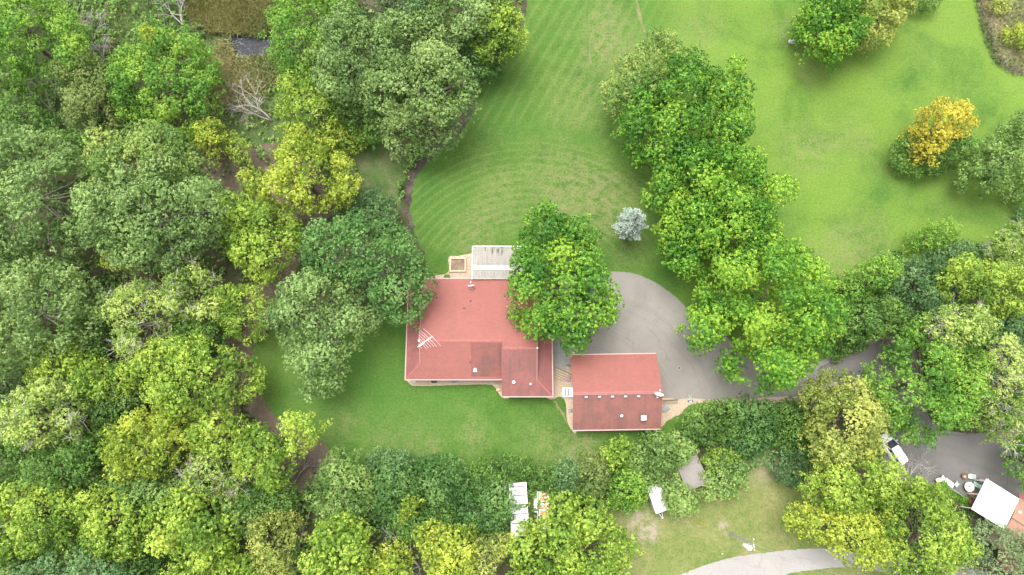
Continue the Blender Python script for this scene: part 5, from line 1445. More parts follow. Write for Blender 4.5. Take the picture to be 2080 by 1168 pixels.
# name, label, category, group, species, palette, outline in the photograph, top height, crown base height
TREES = [
 # --- left woodland, top
 ('broadleaf_tree', 'bright green tree with yellowish tips in the top left corner', 'tree', WL, 'elder', 'bright', [(-60,-50),(60,-40),(130,10),(165,60),(168,115),(120,150),(60,138),(10,150),(-60,130)], 14, 3),
 ('shrub', 'dark green thicket tree on the left edge below the corner tree', 'tree', WL, 'brush', 'forest', [(-50,165),(40,175),(85,225),(110,262),(120,285),(60,280),(-50,270)], 8, 1),
 ('broadleaf_tree', 'brownish olive tree between the left bare tree and the round green tree', 'tree', WL, 'brush', 'olive', [(125,130),(180,115),(222,140),(240,190),(238,250),(190,280),(150,262),(112,212)], 10, 2),
 ('broadleaf_tree', 'round mid green tree below the brown reeds with a yellow top sprig', 'tree', WL, 'elder', 'bright', [(215,170),(225,120),(262,85),(300,62),(345,55),(395,68),(425,105),(435,150),(430,205),(398,258),(340,262),(285,240),(235,225)], 12, 2.5),
 ('shrub', 'tiny yellow leafed sapling at the top of the round mid green tree', 'shrub', WL, 'airy', 'yellow', [(282,72),(300,55),(318,62),(325,80),(300,88)], 12.5, 9),
 ('broadleaf_tree', 'grey green oak-like crown cut by the left edge above the paler one', 'tree', WL, 'oak', 'oak', [(-60,275),(20,255),(75,258),(115,275),(155,300),(175,340),(165,400),(150,455),(110,515),(50,515),(-60,505)], 17, 4),
 ('broadleaf_tree', 'cream-tipped green crown behind the largest grey green oak', 'tree', WL, 'oak', 'oaklime', [(168,350),(185,300),(240,270),(280,252),(322,246),(368,275),(402,312),(405,350),(360,375),(250,390),(190,400)], 16, 5),
 ('broadleaf_tree', 'largest grey green oak-like crown in the middle of the left wood', 'tree', WL, 'oak', 'oak', [(160,415),(195,370),(270,345),(350,338),(415,355),(465,390),(462,430),(432,470),(385,500),(340,540),(280,542),(220,532),(170,503),(150,462)], 17.5, 4),
 ('broadleaf_tree', 'pale grey green crown on the left edge under the oaks', 'tree', WL, 'oak', 'oakpale', [(-60,520),(20,512),(80,510),(120,530),(165,555),(192,592),(195,640),(150,690),(100,722),(40,742),(-60,745)], 17, 4),
 ('shrub', 'small dark tree on the left edge between pale crown and lime trees', 'tree', WL, 'brush', 'deep', [(-50,740),(20,745),(40,790),(10,830),(-50,830)], 8, 1),
 ('broadleaf_tree', 'small light yellow tree standing over the leaf litter', 'tree', LT, 'elder', 'yellow', [(400,268),(418,243),(440,240),(460,262),(456,305),(430,320),(408,308)], 8, 3),
 ('broadleaf_tree', 'little green sapling right of the light yellow tree on leaf litter', 'tree', LT, 'airy', 'lime', [(462,290),(485,277),(505,292),(502,325),(478,330),(462,315)], 6, 2),
 ('broadleaf_tree', 'loose yellowish tree leaning over the bleached dead branches', 'tree', LT, 'airy', 'lime', [(560,205),(580,150),(605,130),(640,165),(672,215),(685,265),(640,275),(590,262),(560,240)], 11, 2),
 ('broadleaf_tree', 'bright yellow tree above the leaf litter by the mulch path', 'tree', LT, 'elder', 'yellow', [(490,352),(545,335),(556,280),(600,250),(650,275),(690,305),(725,360),(705,398),(662,408),(625,430),(575,412),(515,402)], 13, 4),
 ('broadleaf_tree', 'yellow green tree left of the big deep green crown', 'tree', LT, 'elder', 'lime', [(436,440),(468,410),(520,393),(565,410),(600,440),(603,498),(572,540),(540,568),(500,560),(468,522),(440,500)], 12, 3),
 ('shrub', 'bright loose shrub below the drooping crown at the wood edge', 'shrub', LT, 'airy', 'lime', [(672,255),(700,232),(735,245),(748,285),(718,308),(682,292)], 5, .5),
 ('shrub', 'bluish green bush at the mulch path above the big deep green crown', 'shrub', LT, 'brush', 'blue', [(675,432),(695,402),(728,390),(765,380),(800,402),(806,440),(770,452),(700,448)], 6, .6),
 # --- top middle
 ('broadleaf_tree', 'bright green crown right of the pond at the top', 'tree', WL, 'elder', 'bright', [(532,92),(558,35),(590,-30),(680,-50),(722,-20),(715,30),(685,55),(655,110),(628,165),(590,140),(550,118)], 14, 3),
 ('broadleaf_tree', 'grey green crown with bluish cast beside the bright one by the pond', 'tree', WL, 'oak', 'oak', [(630,150),(640,95),(665,50),(720,25),(775,40),(800,80),(790,140),(740,190),(690,200),(650,185)], 16, 4),
 ('broadleaf_tree', 'bluish crown cut by the top edge left of centre', 'tree', WL, 'oak', 'blue', [(700,25),(740,-30),(800,-60),(860,-40),(880,20),(840,60),(780,65),(730,50)], 16, 4),
 ('broadleaf_tree', 'grey green crown cut by the top edge nearest the lawn', 'tree', WL, 'oak', 'oak', [(860,20),(900,-50),(980,-60),(1030,-30),(1020,20),(985,60),(930,75),(880,60)], 16, 4),
 ('broadleaf_tree', 'pale yellowish crown in the gap of the top oaks', 'tree', WL, 'oak', 'oakpale', [(785,70),(820,38),(870,35),(905,60),(900,108),(860,130),(812,115)], 15, 4),
 ('broadleaf_tree', 'rounded deep green crown at the lawn edge near the top', 'tree', LT, 'brush', 'deep', [(905,90),(950,55),(1010,40),(1052,50),(1030,105),(985,150),(935,140)], 9, 1.5),
 ('broadleaf_tree', 'light yellow green crown overhanging the top lawn edge', 'tree', LT, 'elder', 'lime', [(958,75),(985,30),(1030,10),(1062,28),(1068,78),(1020,105),(975,108)], 13, 4),
 ('broadleaf_tree', 'large grey-lime crown in the front of the top oaks', 'tree', WL, 'oak', 'oakpale', [(715,165),(755,135),(820,115),(890,105),(935,115),(968,165),(962,215),(915,250),(860,240),(790,235),(735,210)], 16, 4),
 ('broadleaf_tree', 'drooping grey green crown at the mulch border of the lawn', 'tree', LT, 'airy', 'oakpale', [(775,262),(815,225),(880,215),(932,232),(935,275),(880,308),(830,300),(790,300)], 11, 2),
 ('broadleaf_tree', 'dark green crown filling the hollow among the top oaks', 'tree', WL, 'brush', 'forest', [(640,190),(700,190),(760,220),(790,260),(760,290),(700,250),(650,230)], 8, 1),
 # --- left woodland, lower
 ('broadleaf_tree', 'ragged pale yellow tree under the largest oak', 'tree', WL, 'airy', 'pale', [(208,602),(250,575),(300,568),(335,590),(345,640),(332,700),(290,742),(250,722),(216,660)], 13, 3),
 ('broadleaf_tree', 'pale lime tree with bare twigs right of the ragged yellow tree', 'tree', WL, 'elder', 'pale', [(338,580),(362,542),(400,538),(428,560),(440,600),(430,640),(385,652),(345,632)], 13, 3),
 ('broadleaf_tree', 'small lime tree between the pale lime tree and the litter clearing', 'tree', WL, 'airy', 'lime', [(440,600),(478,580),(528,588),(548,640),(505,690),(458,672)], 10, 2),
 ('shrub', 'bright yellow sprig tree beside the fallen branches under the oak', 'tree', WL, 'airy', 'yellow', [(205,535),(240,520),(248,492),(272,495),(290,525),(262,545),(228,552)], 9, 4),
 ('broadleaf_tree', 'dark green low tree in the gap between pale crown and ragged tree', 'tree', WL, 'brush', 'forest', [(165,640),(205,600),(220,660),(240,720),(200,740),(150,700)], 8, 1),
 ('broadleaf_tree', 'dark green low tree beneath the small lime tree', 'tree', WL, 'brush', 'forest', [(345,640),(440,640),(470,680),(440,710),(380,690)], 8, 1),
 ('broadleaf_tree', 'large lime tree at the tip of the litter clearing', 'tree', WL, 'elder', 'lime', [(285,705),(330,682),(382,668),(440,700),(500,722),(517,760),(500,805),(445,832),(400,852),(360,845),(315,820),(288,780)], 14, 3),
 ('broadleaf_tree', 'sunniest yellow crown in the lower left wood', 'tree', WL, 'elder', 'yellow', [(215,905),(240,850),(290,828),(350,818),(388,860),(372,920),(332,960),(275,972),(228,985)], 14, 4),
 ('broadleaf_tree', 'pale lime crown on the left with a fallen white limb beside it', 'tree', WL, 'elder', 'pale', [(-10,850),(50,782),(100,760),(158,778),(165,850),(140,902),(60,905),(0,890)], 14, 3),
 ('broadleaf_tree', 'yellowish small crown above the fallen white limb', 'tree', WL, 'elder', 'lime', [(60,722),(110,692),(168,700),(212,742),(200,785),(130,775),(62,770)], 11, 3),
 ('broadleaf_tree', 'mid green crown right of the fallen white limb', 'tree', WL, 'brush', 'apple', [(160,790),(215,750),(275,760),(285,815),(240,850),(190,870)], 9, 2),
 ('broadleaf_tree', 'dark mid green tree on the lower left edge', 'tree', WL, 'brush', 'forest', [(-40,915),(50,900),(150,895),(222,930),(232,985),(150,1015),(60,1000),(-40,990)], 10, 2),
 ('broadleaf_tree', 'yellow green crown on the left edge near the bottom', 'tree', WL, 'elder', 'lime', [(-50,1010),(20,985),(80,975),(135,1000),(162,1055),(135,1115),(60,1130),(-50,1120)], 13, 3),
 ('broadleaf_tree', 'olive yellow crown between the edge tree and the knobbly lime tree', 'tree', WB, 'elder', 'lime', [(158,1020),(225,985),(285,1015),(302,1075),(275,1130),(205,1135),(160,1085)], 13, 3),
 ('broadleaf_tree', 'knobbly bright lime crown at the bottom left', 'tree', WB, 'maple', 'lime', [(293,1045),(330,1002),(388,990),(440,1008),(480,1055),(472,1105),(425,1150),(355,1130),(308,1100)], 14, 3),
 ('broadleaf_tree', 'faded pale yellow crown above the knobbly lime tree', 'tree', WL, 'airy', 'pale', [(365,975),(400,922),(448,908),(492,945),(485,1005),(430,1015),(385,1000)], 12, 3),
 ('broadleaf_tree', 'lime tree with spiky top reaching over the mulch toward the lower lawn', 'tree', LT, 'elder', 'lime', [(462,895),(515,862),(560,885),(600,842),(622,838),(650,860),(632,900),(592,938),(582,985),(525,992),(480,955)], 12, 3),
 ('broadleaf_tree', 'dark green tree right of the faded pale yellow crown', 'tree', WL, 'brush', 'forest', [(485,980),(540,990),(590,990),(600,1030),(540,1060),(490,1050)], 8, 1),
 ('broadleaf_tree', 'dark green low tree left of the sunniest yellow crown', 'tree', WL, 'brush', 'forest', [(120,890),(200,860),(225,915),(180,960),(130,940)], 9, 1),
 ('broadleaf_tree', 'bluish pale crown cut by the bottom edge at far left', 'tree', WB, 'oak', 'blue', [(50,1165),(110,1122),(190,1128),(260,1150),(270,1220),(50,1220)], 13, 3),
 ('broadleaf_tree', 'dark green crown at the bottom edge left of the knobbly lime tree', 'tree', WB, 'brush', 'forest', [(245,1140),(300,1115),(345,1150),(340,1220),(250,1220)], 9, 2),
 ('broadleaf_tree', 'lime crown cut by the bottom edge under the knobbly tree', 'tree', WB, 'elder', 'lime', [(330,1165),(400,1140),(480,1120),(520,1160),(500,1230),(330,1230)], 11, 2),
 ('broadleaf_tree', 'ragged olive yellow crown at the bottom by the brown gap', 'tree', WB, 'airy', 'gold', [(508,1080),(545,1035),(585,1045),(602,1075),(600,1130),(565,1195),(515,1170)], 11, 2),
 ('broadleaf_tree', 'round fresh light green crown at the bottom near the dark hedge', 'tree', WB, 'maple', 'lime', [(612,1150),(632,1080),(685,1045),(725,1052),(748,1080),(748,1130),(715,1200),(605,1220)], 13, 3),
 ('broadleaf_tree', 'feathery green tree with yellow tips at the left end of the dark hedge', 'tree', HG, 'airy', 'apple', [(632,985),(650,930),(690,908),(722,925),(745,965),(758,1010),(735,1055),(670,1065),(640,1030)], 8, 1),
 ('broadleaf_tree', 'yellow crown in the bottom middle before the dark hedge', 'tree', WB, 'elder', 'yellow', [(832,1085),(868,1062),(905,1075),(960,1068),(965,1120),(945,1190),(880,1200),(852,1120)], 12, 3),
 ('broadleaf_tree', 'narrow olive yellow crown right of the yellow one at the bottom', 'tree', WB, 'airy', 'gold', [(955,1120),(985,1085),(1035,1092),(1045,1115),(1005,1150),(1000,1210),(955,1210)], 11, 2),
 ('broadleaf_tree', 'small yellow crown cut by the bottom edge beside bare twigs', 'tree', WB, 'elder', 'yellow', [(742,1165),(775,1110),(820,1105),(838,1160),(820,1220),(745,1220)], 9, 2),
 # --- big crowns round the house
 ('broadleaf_tree', 'big glossy deep green crown touching the left side of the house', 'tree', LT, 'oak', 'deep', [(605,525),(605,480),(640,452),(700,444),(770,440),(820,460),(850,508),(875,560),(862,610),(832,650),(790,645),(745,600),(690,560),(640,560)], 15, 3),
 ('broadleaf_tree', 'greyer green crown reaching down over the lower lawn left of the house', 'tree', LT, 'oak', 'oak', [(548,640),(562,590),(605,562),(660,555),(720,590),(770,640),(745,675),(715,700),(690,742),(682,780),(650,806),(612,800),(592,742),(560,700)], 13, 2.5),
 ('maple_tree', 'maple crown hanging over the right end of the house roof', 'tree', DR, 'maple', 'mapleB', [(1045,515),(1060,460),(1085,420),(1118,412),(1150,438),(1192,446),(1222,480),(1215,530),(1240,562),(1260,605),(1256,650),(1212,660),(1190,708),(1160,716),(1140,682),(1090,688),(1055,660),(1035,640),(1035,590)], 15, 3.2),
 ('maple_tree', 'topmost maple of the row between the two lawns', 'tree', DR, 'maple', 'mapleB', [(1265,262),(1272,205),(1315,152),(1370,122),(1430,130),(1490,146),(1526,200),(1526,268),(1480,312),(1425,300),(1372,352),(1332,338),(1290,300)], 15, 3),
 ('broadleaf_tree', 'yellowish green tree behind the topmost maple', 'tree', LT, 'elder', 'oaklime', [(1220,205),(1252,125),(1305,95),(1350,68),(1402,85),(1430,128),(1380,155),(1330,205),(1272,226),(1228,218)], 11, 2),
 ('maple_tree', 'second maple of the row with a dark right flank', 'tree', DR, 'maple', 'maple', [(1312,385),(1340,345),(1390,312),(1450,300),(1540,308),(1562,350),(1600,372),(1606,400),(1572,432),(1510,448),(1440,450),(1385,440),(1335,425)], 14.5, 3),
 ('maple_tree', 'third maple of the row with a lobe hanging over the drive bend', 'tree', DR, 'maple', 'maple', [(1340,455),(1400,412),(1500,408),(1570,438),(1592,470),(1560,500),(1480,508),(1425,515),(1402,558),(1365,548),(1350,500)], 13.5, 2.5),
 ('maple_tree', 'largest brightest maple over the driveway mouth', 'tree', DR, 'maple', 'maple', [(1400,652),(1430,582),(1450,512),(1500,486),(1560,478),(1630,500),(1690,558),(1712,640),(1692,712),(1642,762),(1600,792),(1540,782),(1475,742),(1502,700),(1492,645),(1470,692),(1420,700)], 16, 3),
 # --- top right lawn
 ('broadleaf_tree', 'dense green round tree at the top edge of the right lawn', 'tree', LT, 'maple', 'mapleB', [(1630,65),(1636,5),(1680,-45),(1745,-35),(1762,20),(1752,85),(1722,112),(1690,122),(1648,102)], 11, 1),
 ('broadleaf_tree', 'olive yellow tree cut by the top edge beside the dense round one', 'tree', LT, 'elder', 'gold', [(1742,10),(1775,-45),(1850,-30),(1850,30),(1802,76),(1760,82)], 10, 1.5),
 ('shrub', 'dark bush on the top edge right of the olive yellow tree', 'shrub', LT, 'brush', 'forest', [(1850,-25),(1900,-40),(1915,0),(1880,18),(1852,15)], 4, .3),
 ('broadleaf_tree', 'dark green base crown under the orange tree on the right lawn', 'tree', LT, 'brush', 'forest', [(1815,305),(1840,268),(1880,262),(1940,275),(1982,282),(1975,315),(1930,342),(1880,346),(1832,332)], 6.5, .6),
 ('broadleaf_tree', 'golden orange autumn tree alone on the right lawn', 'tree', LT, 'elder', 'orange', [(1850,262),(1868,235),(1905,203),(1950,210),(1980,248),(1965,275),(1930,288),(1905,322),(1882,312),(1872,278)], 10, 3.5),
 ('broadleaf_tree', 'large green crown cut by the right edge near the orange tree', 'tree', RE, 'elder', 'apple', [(1962,345),(1998,300),(2045,250),(2120,215),(2140,385),(2070,382),(2010,385)], 10, .8),
 # --- right side thicket
 ('shrub', 'bright green shrub standing out at the lower edge of the right lawn', 'shrub', RE, 'airy', 'bright', [(1842,497),(1875,462),(1928,448),(1948,475),(1930,500),(1880,508)], 4.5, .3),
 ('shrub', 'dark bluish shrub row beside the bright shrub at the right lawn', 'shrub', RE, 'brush', 'blue', [(1890,512),(1945,492),(2010,498),(2022,530),(1960,548),(1900,545)], 4, .3),
 ('broadleaf_tree', 'bright mid green thicket crown right of the largest maple', 'tree', RE, 'brush', 'bright', [(1690,580),(1740,540),(1800,518),(1830,540),(1810,590),(1760,612),(1705,612)], 8, .8),
 ('broadleaf_tree', 'bluish dark thicket crown in the middle of the right thicket', 'tree', RE, 'brush', 'blue', [(1800,560),(1850,520),(1905,545),(1945,590),(1930,640),(1880,640),(1820,620)], 8, .8),
 ('broadleaf_tree', 'mid green thicket tree overhanging the drive mouth', 'tree', RE, 'brush', 'forest', [(1695,640),(1720,605),(1790,605),(1850,620),(1850,655),(1800,685),(1750,692),(1705,680)], 9, 1.5),
 ('shrub', 'low dark bush on the upper kerb of the drive mouth', 'shrub', RE, 'brush', 'forest', [(1685,720),(1690,680),(1730,680),(1765,700),(1735,718),(1705,730)], 3, .2),
 ('broadleaf_tree', 'knobbly yellow green crown by the right edge above the yard', 'tree', RE, 'elder', 'lime', [(1903,555),(1958,518),(2030,538),(2085,565),(2095,622),(2035,642),(1975,615),(1920,602)], 11, 2),
 ('broadleaf_tree', 'pale straw yellow crown on the right edge beside the dark shrub row', 'tree', RE, 'elder', 'pale', [(2012,490),(2058,455),(2120,460),(2130,560),(2045,545)], 10, 2),
 ('broadleaf_tree', 'dark green tree on the right edge under the yellow green crown', 'tree', RE, 'brush', 'blue', [(2020,640),(2080,620),(2140,630),(2140,720),(2060,700),(2020,690)], 7, .8),
 ('broadleaf_tree', 'big fresh green crown between drive and parking yard', 'tree', RE, 'elder', 'bright', [(1768,772),(1810,722),(1845,665),(1900,642),(1960,680),(2010,740),(2012,800),(1990,848),(1935,872),(1892,910),(1850,890),(1800,842)], 14, 2.5),
 ('broadleaf_tree', 'straw yellow crown on top of the big fresh green one', 'tree', RE, 'elder', 'pale', [(1895,652),(1940,618),(2005,635),(2028,670),(1990,705),(1935,712),(1905,690)], 15, 7),
 ('broadleaf_tree', 'yellow crown with bleached dead twigs on the right edge', 'tree', RE, 'airy', 'pale', [(1962,728),(2000,700),(2035,682),(2100,705),(2130,830),(2060,900),(2015,880),(2000,800)], 13, 3),
 ('broadleaf_tree', 'green crown at the right edge over the parking yard', 'tree', RE, 'elder', 'bright', [(2055,930),(2085,890),(2140,880),(2140,985),(2080,985)], 9, 2),
 ('broadleaf_tree', 'golden olive crown between hedge and parked car', 'tree', RE, 'elder', 'gold', [(1628,808),(1655,772),(1715,750),(1762,780),(1806,820),(1812,872),(1806,918),(1740,935),(1690,955),(1655,940),(1642,890),(1658,850)], 13, 3),
 ('broadleaf_tree', 'bright lime crown just below the golden olive one', 'tree', RE, 'elder', 'lime', [(1635,965),(1690,930),(1760,918),(1808,945),(1812,1008),(1762,1045),(1700,1042),(1645,1012)], 12, 2.5),
 ('broadleaf_tree', 'yellow crown sticking out over the dry verge and the pale road', 'tree', RE, 'elder', 'yellow', [(1588,1058),(1640,1022),(1695,1042),(1760,1035),(1822,1055),(1832,1108),(1790,1142),(1722,1150),(1680,1102),(1628,1088)], 11, 2.5),
 ('broadleaf_tree', 'broad lime crown below the yard near the white awning', 'tree', RE, 'elder', 'lime', [(1812,1010),(1858,970),(1900,985),(1945,1015),(1972,1062),(1982,1118),(1955,1190),(1850,1200),(1800,1130)], 13, 2.5),
 ('broadleaf_tree', 'feathery grey green tree below the white awning in the corner', 'tree', RE, 'airy', 'grey', [(1980,1120),(1982,1075),(2020,1062),(2060,1075),(2110,1110),(2120,1220),(1980,1220)], 7, .8),
 # --- hedge under the house
 ('shrub', 'dark green hedge bush above the yellow bottom crown', 'shrub', HG, 'brush', 'deep', [(748,985),(775,935),(820,945),(850,985),(840,1040),(790,1060),(755,1030)], 5.5, .3),
 ('shrub', 'dark hedge bush with a grey twiggy top at the lower lawn', 'shrub', HG, 'brush', 'blue', [(735,945),(765,918),(805,912),(835,935),(820,965),(770,972)], 4.5, .3),
 ('shrub', 'densest dark green hedge bush at the lower lawn edge', 'shrub', HG, 'brush', 'deep', [(830,945),(870,925),(920,925),(950,955),(940,1010),(890,1030),(845,1000)], 6, .3),
 ('shrub', 'dark green hedge bush touching the white seamed trailer', 'shrub', HG, 'brush', 'deep', [(925,1000),(960,975),(1010,975),(1040,1000),(1043,1050),(1010,1085),(950,1080),(920,1050)], 6, .3),
 ('shrub', 'mid green hedge bush at the lawn just above the white seamed trailer', 'shrub', HG, 'brush', 'forest', [(945,955),(985,928),(1040,925),(1080,935),(1082,965),(1035,978),(975,985)], 5, .3),
 ('shrub', 'dark hedge bush below the densest one beside a yellow sprig', 'shrub', HG, 'brush', 'forest', [(800,1050),(850,1020),(915,1035),(925,1075),(870,1090),(810,1095)], 5, .3),
 ('shrub', 'small yellow sprig growing out of the dark hedge', 'shrub', HG, 'airy', 'yellow', [(808,1055),(820,1020),(838,1002),(848,1020),(835,1045),(815,1068)], 6.5, 3),
 ('shrub', 'green hedge bush above the rusty trailer', 'shrub', HG, 'brush', 'forest', [(1082,960),(1120,940),(1150,955),(1150,990),(1110,1000),(1085,985)], 4, .3),
 ('shrub', 'narrow blackish green conifer-like bush in the hedge middle', 'shrub', HG, 'brush', 'blue', [(1120,985),(1132,938),(1155,925),(1172,950),(1170,1000),(1140,1015)], 6, .3),
 ('shrub', 'brownish olive bush in the hedge below the garage corner', 'shrub', HG, 'airy', 'olive', [(1172,960),(1190,920),(1225,915),(1240,955),(1238,1000),(1205,1018),(1178,1000)], 6, .3),
 ('shrub', 'bright yellow green bush in the hedge below the garage', 'shrub', HG, 'maple', 'lime', [(1222,935),(1235,898),(1265,884),(1288,908),(1282,948),(1250,958)], 6, .5),
 ('shrub', 'fresh green bush in the hedge left of the boxy white trailer', 'shrub', HG, 'brush', 'bright', [(1235,985),(1255,955),(1300,960),(1318,990),(1312,1030),(1280,1045),(1245,1035)], 5.5, .3),
 ('broadleaf_tree', 'apple-green wide bush between garage and grey shed', 'shrub', HG, 'brush', 'apple', [(1280,915),(1300,885),(1345,878),(1392,888),(1418,912),(1398,938),(1372,955),(1340,985),(1300,975),(1278,945)], 6, .4),
 ('shrub', 'apple-green bush with yellow leaves between grey shed and boxy trailer', 'shrub', HG, 'brush', 'apple', [(1342,975),(1372,968),(1396,985),(1425,1000),(1424,1030),(1405,1046),(1372,1052),(1350,1028)], 5.5, .3),
 ('shrub', 'apple-green bush spreading right of the grey shed', 'shrub', HG, 'brush', 'apple', [(1424,962),(1440,940),(1465,922),(1505,930),(1526,955),(1515,990),(1480,1012),(1440,1008)], 5.5, .3),
 ('shrub', 'lime tinted bush above the right corner of the grey shed', 'shrub', HG, 'airy', 'lime', [(1428,935),(1445,915),(1490,912),(1510,930),(1470,950),(1440,955)], 5, .3),
 ('shrub', 'dark hedge bush at the gravel point of the driveway', 'shrub', HG, 'brush', 'forest', [(1378,872),(1400,832),(1440,815),(1490,815),(1500,860),(1470,900),(1420,905),(1385,895)], 5, .3),
 ('shrub', 'dark hedge bush in the middle of the drive side hedge', 'shrub', HG, 'brush', 'deep', [(1485,860),(1495,815),(1545,812),(1580,825),(1580,880),(1540,925),(1495,915)], 5, .3),
 ('shrub', 'dark hedge bush nearest the golden olive tree', 'shrub', HG, 'brush', 'forest', [(1572,850),(1590,815),(1640,812),(1662,840),(1645,890),(1605,922),(1575,900)], 5, .3),
 ('shrub', 'bluish bush alone at the end of the hedge on the dry verge', 'shrub', HG, 'brush', 'blue', [(1568,940),(1590,918),(1630,918),(1642,950),(1622,984),(1582,980)], 4.5, .3),
 ('shrub', 'small dark bush between the hedge and the golden olive tree', 'shrub', HG, 'brush', 'deep', [(1625,900),(1650,895),(1660,930),(1640,950),(1622,930)], 4, .3),
 ('broadleaf_tree', 'large bright lime crown over the bottom edge right of the trailers', 'tree', WB, 'maple', 'lime', [(1032,1112),(1058,1072),(1088,1062),(1108,1040),(1125,1012),(1180,1000),(1228,1030),(1242,1060),(1290,1092),(1302,1122),(1275,1150),(1262,1210),(1035,1210),(1048,1150)], 12, 2.5),
 ('shrub', 'yellowish olive shrub in the meadow at the top right corner', 'shrub', RE, 'airy', 'gold', [(2005,-10),(2030,-25),(2062,-5),(2052,20),(2020,22)], 3, .2),
 ('shrub', 'goldenrod yellow shrub in the meadow on the right edge', 'shrub', RE, 'airy', 'yellow', [(2035,65),(2060,48),(2110,50),(2110,90),(2060,88)], 2.5, .2),
 ('shrub', 'small dark shrub on the right edge of the lawn above the straw yellow crown', 'shrub', RE, 'brush', 'blue', [(2060,445),(2075,425),(2110,425),(2110,460),(2075,460)], 3, .2),
 ('broadleaf_tree', 'low apple-green crown wedged between two lime crowns at the bottom left', 'tree', WB, 'elder', 'apple', [(85,1085),(150,1050),(195,1100),(170,1150),(100,1150)], 10, 2),
 ('broadleaf_tree', 'mid green crown under the sunniest yellow crown', 'tree', WL, 'elder', 'apple', [(215,985),(265,950),(325,955),(345,995),(310,1030),(250,1020)], 10, 2),
 ('broadleaf_tree', 'lime crown between the large lime tree and the spiky topped one', 'tree', WL, 'elder', 'lime', [(385,880),(430,842),(490,845),(500,890),(470,930),(415,930)], 11, 2),
 ('broadleaf_tree', 'mid green crown between the faded pale crown and the ragged olive yellow one', 'tree', WL, 'elder', 'apple', [(450,1030),(510,1000),(545,1030),(530,1080),(480,1095)], 9, 1.5),
 ('broadleaf_tree', 'lime crown left of the large lime tree, under the ragged yellow one', 'tree', WL, 'elder', 'lime', [(165,720),(225,735),(285,730),(300,775),(230,810),(170,790)], 11, 2),
 ('broadleaf_tree', 'dark green tree wedged between the olive tree and the oaks', 'tree', WL, 'brush', 'forest', [(95,270),(150,270),(205,290),(190,330),(150,330)], 9, 1),
 ('broadleaf_tree', 'mid green tree on the left edge between two lime crowns', 'tree', WL, 'elder', 'apple', [(-40,1110),(40,1120),(70,1160),(40,1220),(-40,1220)], 10, 1.5),
 ('broadleaf_tree', 'mid green low tree left of the fallen bleached limb', 'tree', WL, 'elder', 'apple', [(-40,830),(10,820),(30,880),(10,930),(-40,930)], 9, 1.5),
 ('broadleaf_tree', 'green low tree between the sunniest yellow crown and the bottom lime crown', 'tree', WL, 'elder', 'apple', [(290,985),(350,965),(400,1000),(370,1030),(310,1030)], 10, 1.5),
]
for i, (nm, lab, cat, grp, spn, pal, pix, zt, zb) in enumerate(TREES):
    make_tree(nm, lab, cat, grp, spn, LM[pal], pix, zt, zb, 100 + i, M['bark_g'] if spn == 'oak' else M['bark'], grow={WL: 1.10, WB: 1.09, HG: 1.10, RE: 1.04}.get(grp, 1.0), twiggy=pal == 'pale')

# ------------------------------------------------------------------ the blue spruce on the lawn
def spruce():
    B = W(1267, 482); H = 12.0
    root = empty('spruce_tree', B, 'pale blue spruce standing alone on the lawn', 'tree')
    rg = np.random.default_rng(77)
    mb = MB(); mb.tube([B - Vector((0, 0, .1)), B + Vector((0, 0, .3)), B + Vector((.05, .05, 4)), B + Vector((.1, .1, H - .2))], [.5, .32, .25, .03], 9)
    for k in range(7):
        a = k * .9 + .2; mb.tube([B + Vector((.2 * math.cos(a), .2 * math.sin(a), .12)), B + Vector((rg.uniform(.8, 1.3) * math.cos(a), rg.uniform(.8, 1.3) * math.sin(a), -.02))], [.09, .02], 5)
    br = []
    z = 4.4
    while z < H - .3:
        f = (z - 4.4) / (H - 4.7)
        r = (2.45 * (1 - f) ** .8 + .2) * min(1, .6 + 2.0 * f)
        nb = int(9 - 4 * f)
        for k in range(nb):
            a = 2 * math.pi * (k + rg.uniform(-.3, .3)) / nb + z * 2
            rr = r * rg.uniform(.55, 1.2)
            s = B + Vector((.03 * z / 3, .03 * z / 3, z)); e = s + Vector((math.cos(a) * rr, math.sin(a) * rr, rg.uniform(-.35, .1) * rr * .5))
            mb.tube([s, s.lerp(e, .5) + Vector((0, 0, .06)), e], [.045, .03, .008], 4, False)
            br.append((s, e, rr))
        z += rg.uniform(.26, .38)
    mb.build('trunk', M['bark'], root, True)
    C, A = [], []
    for s, e, rr in br:
        d = (e - s).normalized(); side = Vector((-d.y, d.x, 0)).normalized()
        n = int(rr * 8)
        for k in range(n):
            t = .25 + .75 * (k + rg.uniform(0, 1)) / n
            p = s.lerp(e, t)
            for sgn in (-1, 1):
                ln = .34 * rr * (1.05 - t) + .12
                dirv = (side * sgn * .8 + d * .8 + Vector((0, 0, rg.uniform(-.2, .1)))).normalized()
                m_ = max(2, int(ln * 9))
                for q in range(m_):
                    c = p + dirv * ln * (q + .5) / m_
                    for _ in range(2):
                        C.append((c.x + rg.normal(0, .05), c.y + rg.normal(0, .05), c.z + rg.normal(0, .05)))
                        A.append((dirv.x + rg.normal(0, .7), dirv.y + rg.normal(0, .7), rg.normal(.3, .5)))
    C, A = np.array(C), np.array(A); k = len(C)
    mt = leafmat('blue_needles', (.15, .20, .165), (.275, .34, .285), (.42, .48, .42), .15)
    leaf_mesh('crown', C, unit(rg.normal(0, .45, (k, 3)) + [0, 0, .8]), A, rg.uniform(.16, .28, k), rg.uniform(.06, .10, k), np.clip(rg.normal(.5, .24, k), 0, 1), mt, root, root.location)
spruce()

